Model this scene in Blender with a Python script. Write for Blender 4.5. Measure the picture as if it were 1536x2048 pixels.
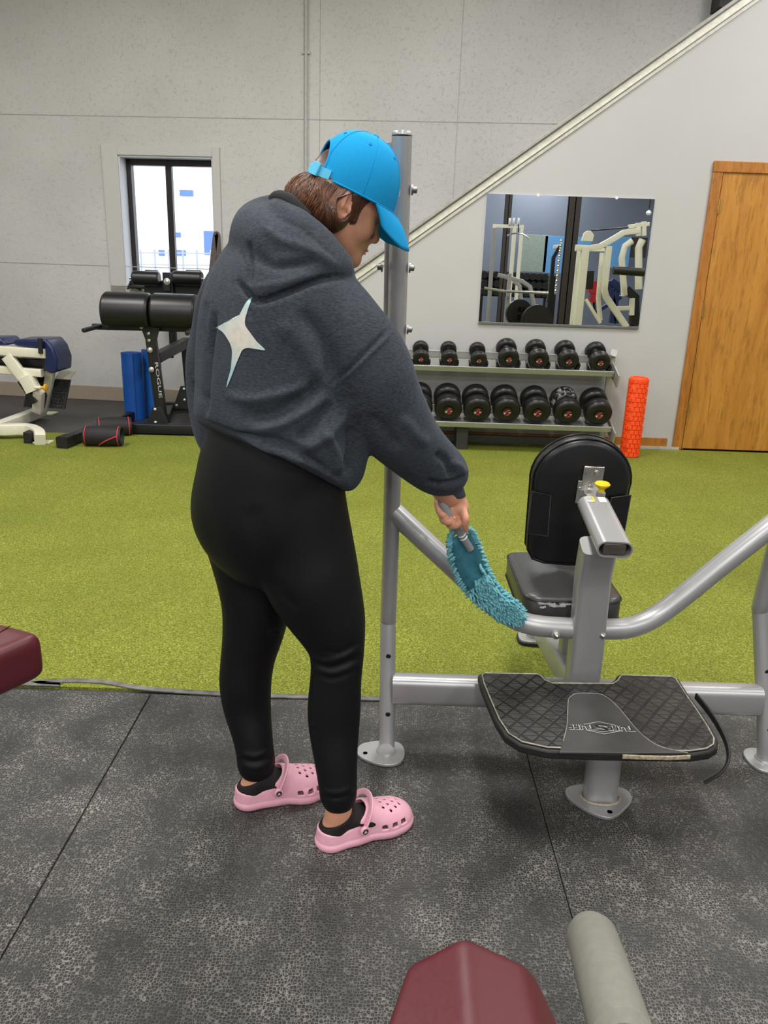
import bpy, math, random
import numpy as np
from mathutils import Vector, Matrix
from mathutils.bvhtree import BVHTree
random.seed(7); RNG = np.random.default_rng(7)
for o in list(bpy.data.objects): bpy.data.objects.remove(o)
SC = bpy.context.scene; COL = SC.collection

# ------------------------------------------------------------------ camera
CAM_H = 1.30; FOC = 1538.0; PITCH = math.radians(17.5); ROLL = math.radians(1.93)
Fw = np.array([0, math.cos(PITCH), -math.sin(PITCH)]); Up = np.array([0, math.sin(PITCH), math.cos(PITCH)]); Rt = np.array([1., 0, 0])
rr = math.cos(ROLL)*Rt + math.sin(ROLL)*Up; uu = -math.sin(ROLL)*Rt + math.cos(ROLL)*Up
C0 = np.array([0, 0, CAM_H])
cam = bpy.data.cameras.new('camera'); cam.sensor_fit = 'VERTICAL'; cam.sensor_height = 32.0; cam.lens = FOC/2048*32.0
cam.clip_start = 0.05; cam.clip_end = 200
co = bpy.data.objects.new('camera', cam); COL.objects.link(co)
M4 = Matrix(((rr[0], uu[0], -Fw[0], 0), (rr[1], uu[1], -Fw[1], 0), (rr[2], uu[2], -Fw[2], CAM_H), (0, 0, 0, 1)))
co.matrix_world = M4; SC.camera = co

# ------------------------------------------------------------------ light and exposure
SC.view_settings.view_transform = 'Standard'; SC.view_settings.look = 'None'
SC.view_settings.gamma = 1.0; SC.view_settings.exposure = 0.0; SC.view_settings.use_curve_mapping = False
W = bpy.data.worlds.new('sky'); SC.world = W; W.use_nodes = True
W.node_tree.nodes['Background'].inputs[0].default_value = (0.86, 0.93, 1.0, 1)
W.node_tree.nodes['Background'].inputs[1].default_value = 2.6
LAMP_W = 73.0
LAMPS = [(x, y) for y in (4.4, 1.3, -2.2, -6.0, -10.5) for x in (-3.0, 0.25, 3.3)]
for lx, ly in LAMPS:
    ld = bpy.data.lights.new('lamp_tube', 'AREA'); ld.shape = 'RECTANGLE'; ld.size = 0.45; ld.size_y = 1.3
    ld.energy = LAMP_W*(1.5 if ly < -4 else 1.0)*(1.05 if ly > 4 else 1.05 if ly > 1 else 1); ld.color = (1.0, 0.972, 0.955)
    lo = bpy.data.objects.new('lamp_tube', ld); COL.objects.link(lo); lo.location = (lx, ly, 4.02)

# ------------------------------------------------------------------ pixel <-> place helpers (every call gives a real depth)
def ray(px, py): return Fw*FOC + rr*(px-768) - uu*(py-1024)
def P(px, py, Y):
    d = ray(px, py); return C0 + d*(Y/d[1])
def PZ(px, py, z):
    d = ray(px, py); return C0 + d*((z-CAM_H)/d[2])
def PD(px, py, zd): return C0 + ray(px, py)/FOC*zd
def px2(x, y, Y, hwx, ratio=1.0): p = P(x, y, Y); r = R_(p, hwx); return (p, r, r*ratio)
def ZD(p): return float((np.asarray(p)-C0)@Fw)
def R_(p, hw): return hw*ZD(p)/FOC
def proj(V):
    D = V-C0; z = D@Fw; return 768+FOC*(D@rr)/z, 1024-FOC*(D@uu)/z
MIR_Y = 6.05
def MP(px, py, Yv):
    p = P(px, py, Yv); return np.array([p[0], 2*MIR_Y-p[1], p[2]])

# ------------------------------------------------------------------ materials
def lin(c):
    c = c/255.0; return c/12.92 if c <= 0.04045 else ((c+0.055)/1.055)**2.4
def rgb(r, g, b): return (lin(r), lin(g), lin(b), 1)
class NT:
    def __init__(s, m): s.t = m.node_tree; s.n = s.t.nodes; s.l = s.t.links; s.b = s.n['Principled BSDF']
    def add(s, typ, **kw):
        nd = s.n.new(typ)
        for k, v in kw.items():
            if k.startswith('i_'):
                nd.inputs[k[2:].replace('_', ' ')].default_value = v
            else: setattr(nd, k, v)
        return nd
    def link(s, a, b): s.l.new(a, b)
    def coord(s, scale=(1, 1, 1), rot=(0, 0, 0), kind='Object'):
        tc = s.add('ShaderNodeTexCoord'); mp = s.add('ShaderNodeMapping')
        mp.inputs['Scale'].default_value = scale; mp.inputs['Rotation'].default_value = rot
        s.link(tc.outputs[kind], mp.inputs[0]); return mp.outputs[0]
    def ramp(s, src, stops):
        r = s.add('ShaderNodeValToRGB'); e = r.color_ramp.elements
        while len(e) < len(stops): e.new(0.5)
        for i, (p, c) in enumerate(stops):
            e[i].position = p; e[i].color = c if hasattr(c, '__len__') else (c, c, c, 1)
        s.link(src, r.inputs[0]); return r.outputs[0]
    def mix(s, fac, a, b, mode='MIX'):
        m = s.add('ShaderNodeMix', data_type='RGBA', blend_type=mode)
        for sock, v in ((0, fac), (6, a), (7, b)):
            if hasattr(v, 'is_linked'): s.link(v, m.inputs[sock])
            else: m.inputs[sock].default_value = v
        return m.outputs[2]
    def bump(s, h, strength=0.3, dist=0.01, prev=None):
        b = s.add('ShaderNodeBump'); b.inputs['Strength'].default_value = strength; b.inputs['Distance'].default_value = dist
        s.link(h, b.inputs['Height'])
        if prev is not None: s.link(prev, b.inputs['Normal'])
        return b.outputs[0]
MATS = {}
def mat(name, col, rough=0.5, metal=0.0, var=0.12, scale=30.0, bump=0.0, bdist=0.002, spec=None, stretch=(1, 1, 1), rvar=0.03, sheen=0.0, sss=0.0, coat=0.0):
    if name in MATS: return MATS[name]
    m = bpy.data.materials.new(name); m.use_nodes = True; t = NT(m)
    v = t.coord(stretch)
    nz = t.add('ShaderNodeTexNoise', i_Scale=scale, i_Detail=4.0); t.link(v, nz.inputs['Vector'])
    a = tuple(min(1, c*(1-var)) for c in col[:3])+(1,); b = tuple(min(1, c*(1+var)) for c in col[:3])+(1,)
    t.link(t.ramp(nz.outputs[0], [(0.3, a), (0.7, b)]), t.b.inputs['Base Color'])
    t.link(t.ramp(nz.outputs[0], [(0.3, max(0, rough-rvar)), (0.7, min(1, rough+rvar))]), t.b.inputs['Roughness'])
    t.b.inputs['Metallic'].default_value = metal
    if spec is not None: t.b.inputs['Specular IOR Level'].default_value = spec
    if sheen: t.b.inputs['Sheen Weight'].default_value = sheen; t.b.inputs['Sheen Roughness'].default_value = 0.6
    if sss: t.b.inputs['Subsurface Weight'].default_value = sss; t.b.inputs['Subsurface Radius'].default_value = (0.01, 0.004, 0.002)
    if coat: t.b.inputs['Coat Weight'].default_value = coat; t.b.inputs['Coat Roughness'].default_value = 0.25
    if bump: t.link(t.bump(nz.outputs[0], bump, bdist), t.b.inputs['Normal'])
    MATS[name] = m; return m

def m_rubber():
    m = bpy.data.materials.new('rubber_mat'); m.use_nodes = True; t = NT(m)
    v = t.coord(kind='Generated') if False else t.coord()
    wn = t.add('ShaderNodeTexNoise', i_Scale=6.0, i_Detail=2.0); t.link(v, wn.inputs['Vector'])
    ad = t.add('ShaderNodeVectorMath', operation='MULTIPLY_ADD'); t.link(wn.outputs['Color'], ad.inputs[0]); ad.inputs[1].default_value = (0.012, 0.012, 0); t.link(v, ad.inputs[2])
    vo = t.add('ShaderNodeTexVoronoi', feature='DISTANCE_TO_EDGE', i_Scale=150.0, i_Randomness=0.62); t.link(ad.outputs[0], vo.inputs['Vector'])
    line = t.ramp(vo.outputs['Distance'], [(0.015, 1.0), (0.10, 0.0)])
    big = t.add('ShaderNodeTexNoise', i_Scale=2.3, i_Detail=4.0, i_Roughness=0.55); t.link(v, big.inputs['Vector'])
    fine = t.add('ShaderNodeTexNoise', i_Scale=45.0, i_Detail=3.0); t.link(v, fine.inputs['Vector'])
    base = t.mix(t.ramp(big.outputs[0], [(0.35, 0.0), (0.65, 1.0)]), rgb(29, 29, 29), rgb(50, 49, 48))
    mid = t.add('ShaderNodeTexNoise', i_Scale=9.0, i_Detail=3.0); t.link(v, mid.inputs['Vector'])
    edge_glint = t.mix(t.ramp(mid.outputs[0], [(0.34, 0.15), (0.68, 0.95)]), rgb(66, 65, 62), rgb(150, 146, 137))  # pale tone paints the glint of light along the cell edges
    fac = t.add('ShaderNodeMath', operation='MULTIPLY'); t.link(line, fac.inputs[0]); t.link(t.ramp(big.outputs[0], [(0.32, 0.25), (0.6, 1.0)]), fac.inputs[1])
    col = t.mix(fac.outputs[0], base, edge_glint)
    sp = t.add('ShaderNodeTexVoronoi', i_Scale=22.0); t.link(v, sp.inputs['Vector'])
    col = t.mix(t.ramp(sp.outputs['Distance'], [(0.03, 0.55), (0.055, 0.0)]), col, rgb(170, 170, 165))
    t.link(col, t.b.inputs['Base Color'])
    t.link(t.ramp(fine.outputs[0], [(0.3, 0.42), (0.7, 0.62)]), t.b.inputs['Roughness'])
    cell = t.ramp(vo.outputs['Distance'], [(0.0, 0.0), (0.25, 1.0)])
    n1 = t.bump(cell, 0.55, 0.0012); t.link(t.bump(big.outputs[0], 0.3, 0.02, n1), t.b.inputs['Normal'])
    return m
def m_turf():
    m = bpy.data.materials.new('turf'); m.use_nodes = True; t = NT(m)
    v = t.coord()
    a = t.add('ShaderNodeTexNoise', i_Scale=190.0, i_Detail=3.0, i_Roughness=0.7); t.link(v, a.inputs['Vector'])
    b = t.add('ShaderNodeTexNoise', i_Scale=2.2, i_Detail=3.0); t.link(v, b.inputs['Vector'])
    c = t.add('ShaderNodeTexVoronoi', i_Scale=150.0); t.link(v, c.inputs['Vector'])
    c1 = t.ramp(a.outputs[0], [(0.30, rgb(66, 72, 18)), (0.47, rgb(116, 124, 40)), (0.60, rgb(154, 160, 66)), (0.74, rgb(204, 204, 124))])
    c2 = t.mix(t.ramp(b.outputs[0], [(0.35, 0.0), (0.65, 0.3)]), c1, rgb(96, 106, 30))
    c3 = t.mix(t.ramp(c.outputs['Distance'], [(0.0, 0.35), (0.3, 0.0)]), c2, rgb(170, 178, 84))
    t.link(c3, t.b.inputs['Base Color']); t.b.inputs['Roughness'].default_value = 0.75; t.b.inputs['Specular IOR Level'].default_value = 0.2
    t.link(t.bump(a.outputs[0], 0.8, 0.006), t.b.inputs['Normal']); return m
def m_osb():
    m = bpy.data.materials.new('painted_board'); m.use_nodes = True; t = NT(m)
    v = t.coord()
    a = t.add('ShaderNodeTexNoise', i_Scale=40.0, i_Detail=6.0, i_Roughness=0.65, i_Distortion=0.7); t.link(v, a.inputs['Vector'])
    b = t.add('ShaderNodeTexVoronoi', i_Scale=16.0, i_Randomness=1.0); t.link(v, b.inputs['Vector'])
    g = t.add('ShaderNodeTexNoise', i_Scale=1.3, i_Detail=2.0); t.link(v, g.inputs['Vector'])
    col = t.mix(t.ramp(g.outputs[0], [(0.3, 0.0), (0.7, 1.0)]), rgb(192, 191, 188), rgb(204, 203, 200))
    col = t.mix(t.ramp(a.outputs[0], [(0.25, 0.5), (0.32, 0.0)]), col, rgb(150, 147, 142))
    t.link(col, t.b.inputs['Base Color']); t.b.inputs['Roughness'].default_value = 0.6
    n = t.bump(t.ramp(a.outputs[0], [(0.30, 0.0), (0.42, 0.8), (0.7, 1.0)]), 0.5, 0.006); t.link(t.bump(b.outputs['Distance'], 0.18, 0.004, n), t.b.inputs['Normal'])
    return m
def m_wood(name, c1, c2, sc=(1, 1, 1)):
    m = bpy.data.materials.new(name); m.use_nodes = True; t = NT(m)
    v = t.coord(sc)
    d = t.add('ShaderNodeTexNoise', i_Scale=3.0, i_Detail=6.0, i_Roughness=0.6, i_Distortion=0.6); t.link(v, d.inputs['Vector'])
    f = t.add('ShaderNodeTexNoise', i_Scale=14.0, i_Detail=6.0, i_Roughness=0.7, i_Distortion=0.3); t.link(v, f.inputs['Vector'])
    col = t.mix(t.ramp(d.outputs[0], [(0.3, 0.0), (0.7, 1.0)]), c1, c2)
    col = t.mix(t.ramp(f.outputs[0], [(0.38, 0.6), (0.5, 0.0)]), col, tuple(x*0.62 for x in c1[:3])+(1,))
    t.link(col, t.b.inputs['Base Color']); t.b.inputs['Roughness'].default_value = 0.42
    t.link(t.bump(f.outputs[0], 0.1, 0.001), t.b.inputs['Normal']); return m
def m_tread():
    m = bpy.data.materials.new('tread_rubber'); m.use_nodes = True; t = NT(m)
    tc = t.coord()
    outs = []
    for rot, scl in ((0.0, 1), (math.radians(52), 1), (math.radians(-52), 1)):
        mp = t.add('ShaderNodeMapping'); mp.inputs['Rotation'].default_value = (0, 0, rot); t.link(tc, mp.inputs[0])
        w = t.add('ShaderNodeTexWave', wave_type='BANDS', bands_direction='Y', i_Scale=(17.0 if rot == 0 else 9.0)); t.link(mp.outputs[0], w.inputs['Vector'])
        outs.append(t.ramp(w.outputs[0], [(0.86, 0.0), (0.97, 1.0)]))
    mx = t.add('ShaderNodeMath', operation='MAXIMUM'); t.link(outs[0], mx.inputs[0]); t.link(outs[1], mx.inputs[1])
    mx2 = t.add('ShaderNodeMath', operation='MAXIMUM'); t.link(mx.outputs[0], mx2.inputs[0]); t.link(outs[2], mx2.inputs[1])
    nz = t.add('ShaderNodeTexNoise', i_Scale=12.0, i_Detail=4.0); t.link(tc, nz.inputs['Vector'])
    base = t.mix(t.ramp(nz.outputs[0], [(0.35, 0.0), (0.7, 1.0)]), rgb(30, 29, 28), rgb(66, 64, 60))
    t.link(t.mix(mx2.outputs[0], base, rgb(14, 14, 14)), t.b.inputs['Base Color'])
    t.b.inputs['Roughness'].default_value = 0.38
    inv = t.add('ShaderNodeMath', operation='SUBTRACT'); inv.inputs[0].default_value = 1; t.link(mx2.outputs[0], inv.inputs[1])
    t.link(t.bump(inv.outputs[0], 0.6, 0.002), t.b.inputs['Normal']); return m
def m_heather(name, c1, c2):
    m = bpy.data.materials.new(name); m.use_nodes = True; t = NT(m)
    v = t.coord((1, 1, 3.2), (0.2, 0.3, 0.4))
    a = t.add('ShaderNodeTexNoise', i_Scale=110.0, i_Detail=5.0, i_Roughness=0.7); t.link(v, a.inputs['Vector'])
    v2 = t.coord((1, 1, 1)); b = t.add('ShaderNodeTexNoise', i_Scale=7.0, i_Detail=3.0); t.link(v2, b.inputs['Vector'])
    col = t.ramp(a.outputs[0], [(0.30, c1), (0.72, c2)])
    col = t.mix(t.ramp(b.outputs[0], [(0.35, 0.0), (0.7, 0.35)]), col, tuple(x*1.25 for x in c2[:3])+(1,))
    t.link(col, t.b.inputs['Base Color']); t.b.inputs['Roughness'].default_value = 0.92; t.b.inputs['Specular IOR Level'].default_value = 0.15
    t.b.inputs['Sheen Weight'].default_value = 0.16; t.b.inputs['Sheen Roughness'].default_value = 0.6; t.b.inputs['Sheen Tint'].default_value = rgb(150, 160, 175)
    n = t.bump(a.outputs[0], 0.35, 0.0015); t.link(t.bump(b.outputs[0], 0.25, 0.012, n), t.b.inputs['Normal']); return m
def m_glass():
    m = bpy.data.materials.new('window_glass'); m.use_nodes = True; t = m.node_tree; n = t.nodes
    n.remove(n['Principled BSDF']); g = n.new('ShaderNodeBsdfGlossy'); g.inputs['Roughness'].default_value = 0.03
    tr = n.new('ShaderNodeBsdfTransparent'); mx = n.new('ShaderNodeMixShader'); mx.inputs[0].default_value = 0.06
    t.links.new(tr.outputs[0], mx.inputs[1]); t.links.new(g.outputs[0], mx.inputs[2]); t.links.new(mx.outputs[0], n['Material Output'].inputs[0]); return m
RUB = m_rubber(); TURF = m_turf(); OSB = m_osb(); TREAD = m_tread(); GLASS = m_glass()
OAK = m_wood('oak_door', rgb(170, 112, 38), rgb(196, 138, 58), (3.2, 3.2, 0.42)); OAKT = m_wood('oak_trim', rgb(160, 100, 34), rgb(186, 124, 52), (3, 3, 0.5))
HOOD = m_heather('heather_fleece', rgb(30, 33, 38), rgb(70, 76, 83))
PAINT = mat('smooth_wall_paint', rgb(184, 183, 182), 0.55, var=0.02, scale=3, bump=0.03)
STEEL = mat('silver_frame', rgb(172, 172, 172), 0.34, 0.45, var=0.015, scale=12, rvar=0.0)
STEELD = mat('steel_grey', rgb(120, 120, 120), 0.4, 0.6, var=0.08, scale=40)
CHROME = mat('chrome', rgb(212, 210, 205), 0.28, 1.0, var=0.05, scale=40)
BLACKP = mat('black_powder_coat', rgb(26, 26, 28), 0.42, 0.1, var=0.1, scale=200, bump=0.06, bdist=0.0005)
VINYL = mat('black_vinyl', rgb(20, 20, 21), 0.36, var=0.1, scale=220, bump=0.12, bdist=0.0006)
VINYLG = mat('lit_seat_vinyl', rgb(62, 62, 62), 0.33, var=0.1, scale=220, bump=0.1, bdist=0.0005)  # black seat vinyl greyed to carry the light its top reflects
MAROON = mat('maroon_vinyl', rgb(84, 25, 34), 0.42, var=0.1, scale=160, bump=0.14, bdist=0.0006)
NAVY = mat('navy_vinyl', rgb(24, 34, 78), 0.3, var=0.1, scale=160, bump=0.1, bdist=0.0006)
CREAM = mat('cream_frame', rgb(226, 222, 202), 0.38, var=0.03, scale=30)
RUBBK = mat('black_rubber', rgb(26, 26, 26), 0.55, var=0.15, scale=90, bump=0.1, bdist=0.0006)
BLKPL = mat('black_plastic', rgb(18, 18, 18), 0.4, var=0.1, scale=60)
YEL = mat('yellow_plastic', rgb(240, 205, 20), 0.35, var=0.04)
LEG = mat('black_leggings', rgb(7, 9, 12), 0.58, var=0.15, scale=260, bump=0.08, bdist=0.0004, spec=0.28)
SKIN = mat('skin', rgb(206, 150, 120), 0.48, var=0.06, scale=40, bump=0.05, bdist=0.0005, sss=0.12)
PINK = mat('pink_foam', rgb(236, 176, 192), 0.5, var=0.03, scale=60, sss=0.05)
SOCK = mat('black_sock', rgb(20, 17, 17), 0.85, var=0.25, scale=500, bump=0.2, bdist=0.0005)
CAPM = mat('blue_cap_cotton', rgb(22, 150, 208), 0.85, var=0.06, scale=300, bump=0.12, bdist=0.0004, spec=0.2)
HAIR = mat('brown_hair', rgb(74, 44, 28), 0.42, var=0.45, scale=26, stretch=(1, 1, 1), bump=0.3, bdist=0.002)
HAIRS = mat('hair_strand', rgb(112, 72, 44), 0.38, var=0.4, scale=60)
TEAL = mat('teal_chenille', rgb(112, 178, 188), 0.85, var=0.18, scale=120, bump=0.2, bdist=0.0006)
TEALD = mat('teal_microfibre', rgb(52, 116, 132), 0.85, var=0.22, scale=50, bump=0.3, bdist=0.001)
WHITEP = mat('white_print', rgb(228, 228, 224), 0.5, var=0.03)

# ------------------------------------------------------------------ mesh helpers
def unit(v): v = np.asarray(v, float); return v/(np.linalg.norm(v)+1e-12)
class G:
    def __init__(s): s.v = []; s.f = []
    def put(s, V, F):
        o = len(s.v); s.v += [tuple(map(float, p)) for p in V]; s.f += [tuple(i+o for i in f) for f in F]; return s
    def box(s, c, size, axes=None):
        ax = np.eye(3) if axes is None else np.array([unit(a) for a in axes]); c = np.asarray(c, float); h = np.asarray(size)/2
        V = [c+ax[0]*h[0]*i+ax[1]*h[1]*j+ax[2]*h[2]*k for i in (-1, 1) for j in (-1, 1) for k in (-1, 1)]
        return s.put(V, [(0, 1, 3, 2), (4, 6, 7, 5), (0, 4, 5, 1), (2, 3, 7, 6), (0, 2, 6, 4), (1, 5, 7, 3)])
    def bb(s, lo, hi): lo = np.array(lo, float); hi = np.array(hi, float); return s.box((lo+hi)/2, np.abs(hi-lo))
    def sweep(s, path, sec, up=(0, 0, 1), scales=None, closed=False, cap=True):
        path = [np.asarray(p, float) for p in path]; n = len(path); m = len(sec); V = []
        up = unit(up); prev = None
        for i, p in enumerate(path):
            a = path[i-1] if (i > 0 or closed) else p; b = path[(i+1) % n] if (i < n-1 or closed) else p
            t = unit(b-a); ref = up if prev is None else prev
            if abs(t@ref) > 0.98: ref = unit(np.array([0.3, 1, 0.1]))
            x = unit(np.cross(ref, t)); y = np.cross(t, x); prev = y
            k = 1 if scales is None else scales[i]
            V += [p+x*q[0]*k+y*q[1]*k for q in sec]
        F = []
        for i in range(n if closed else n-1):
            j = (i+1) % n
            F += [(i*m+q, i*m+(q+1) % m, j*m+(q+1) % m, j*m+q) for q in range(m)]
        if cap and not closed: F += [tuple(range(m))[::-1], tuple((n-1)*m+q for q in range(m))]
        return s.put(V, F)
    def tube(s, path, r, n=12, **k): return s.sweep(path, circ(r, n), **k)
    def lathe(s, prof, p0, axis, n=24):
        a = unit(axis); x = unit(np.cross(a, (0.31, 0.2, 0.9) if abs(a[2]) < .9 else (1, 0, 0))); y = np.cross(a, x); p0 = np.asarray(p0, float)
        V = []; m = len(prof)
        for q in range(n):
            c, d = math.cos(2*math.pi*q/n), math.sin(2*math.pi*q/n)
            V += [p0+a*h+(x*c+y*d)*max(r, 1e-5) for r, h in prof]
        F = [(q*m+i, ((q+1) % n)*m+i, ((q+1) % n)*m+i+1, q*m+i+1) for q in range(n) for i in range(m-1)]
        if prof[0][0] > 1e-4: F.append(tuple(q*m for q in range(n))[::-1])
        if prof[-1][0] > 1e-4: F.append(tuple(q*m+m-1 for q in range(n)))
        return s.put(V, F)
    def cyl(s, a, b, r, n=16, r1=None):
        a = np.asarray(a, float); b = np.asarray(b, float); L = np.linalg.norm(b-a)
        return s.lathe([(r, 0), (r if r1 is None else r1, L)], a, b-a, n)
    def prism(s, poly, d):
        n = len(poly); poly = [np.asarray(p, float) for p in poly]; d = np.asarray(d, float)
        return s.put(poly+[p+d for p in poly], [tuple(range(n))[::-1], tuple(range(n, 2*n))]+[(i, (i+1) % n, n+(i+1) % n, n+i) for i in range(n)])
def circ(r, n=12, ry=None):
    ry = r if ry is None else ry
    return [(r*math.cos(2*math.pi*i/n), ry*math.sin(2*math.pi*i/n)) for i in range(n)]
def rsec(w, h, r=0.006, n=3):
    o = []
    for cx, cy, a0 in ((w/2-r, h/2-r, 0), (-w/2+r, h/2-r, 90), (-w/2+r, -h/2+r, 180), (w/2-r, -h/2+r, 270)):
        for i in range(n+1):
            a = math.radians(a0+90*i/n); o.append((cx+r*math.cos(a), cy+r*math.sin(a)))
    return o
def catmull(pts, n=6, closed=False):
    pts = [np.asarray(p, float) for p in pts]; o = []; N = len(pts)
    for i in range(N if closed else N-1):
        g = (lambda k: pts[k % N]) if closed else (lambda k: pts[min(max(k, 0), N-1)])
        p0, p1, p2, p3 = g(i-1), g(i), g(i+1), g(i+2)
        for j in range(n):
            t = j/n; o.append(0.5*((2*p1)+(-p0+p2)*t+(2*p0-5*p1+4*p2-p3)*t*t+(-p0+3*p1-3*p2+p3)*t**3))
    if not closed: o.append(pts[-1])
    return o
def thing(name, label, cat, loc=(0, 0, 0), group=None):
    o = bpy.data.objects.new(name, None); COL.objects.link(o); o.location = [float(x) for x in loc]; o.empty_display_size = 0.1
    o['label'] = label; o['category'] = cat
    if group: o['group'] = group
    return o
def wloc(o):
    v = np.zeros(3)
    while o is not None: v = v+np.array(o.location); o = o.parent
    return v
def obj(name, g, m, parent=None, bevel=0.0, ang=35, smooth=True, label=None, local=False, seg=2):
    V, F = (g.v, g.f) if isinstance(g, G) else g
    V = np.array(V, float)
    loc = np.zeros(3)
    if parent is not None and not local: V = V-wloc(parent)
    me = bpy.data.meshes.new(name); me.from_pydata(V.tolist(), [], [tuple(map(int, f)) for f in F]); me.materials.append(m)
    if smooth:
        me.polygons.foreach_set('use_smooth', [True]*len(me.polygons))
        if ang: me.set_sharp_from_angle(angle=math.radians(ang))
    me.update(); o = bpy.data.objects.new(name, me); COL.objects.link(o)
    if parent is not None: o.parent = parent
    if bevel:
        b = o.modifiers.new('bevel', 'BEVEL'); b.width = bevel; b.segments = seg; b.limit_method = 'ANGLE'; b.angle_limit = math.radians(40); b.harden_normals = False
    if label: o['label'] = label
    return o
def tag(o, label, cat, group=None):
    o['label'] = label; o['category'] = cat
    if group: o['group'] = group
    return o
def struct(name, g, m, parent=None, **k):
    o = obj(name, g, m, parent, **k)
    if parent is None: o['kind'] = 'structure'
    return o
def dup(root, loc, label=None, rotz=None):
    r = root.copy(); COL.objects.link(r); r.location = [float(x) for x in loc]
    if rotz is not None: r.rotation_euler[2] = rotz
    if label: r['label'] = label
    for ch in list(root.children):
        c = ch.copy(); COL.objects.link(c); c.parent = r
        for g in list(ch.children):
            d = g.copy(); COL.objects.link(d); d.parent = c
            for h in list(g.children):
                e = h.copy(); COL.objects.link(e); e.parent = d
    return r
def text_mesh(txt, size, extrude=0.0005, bold=0.0, shear=0.0):
    c = bpy.data.curves.new('t', 'FONT'); c.body = txt; c.size = size; c.extrude = extrude; c.align_x = 'CENTER'; c.align_y = 'CENTER'; c.offset = bold; c.shear = shear; c.resolution_u = 3
    o = bpy.data.objects.new('t', c); COL.objects.link(o); bpy.context.view_layer.update()
    me = bpy.data.meshes.new_from_object(o.evaluated_get(bpy.context.evaluated_depsgraph_get()))
    V = np.array([v.co[:] for v in me.vertices]); F = [tuple(p.vertices) for p in me.polygons]
    bpy.data.objects.remove(o); bpy.data.meshes.remove(me); return V, F

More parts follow.
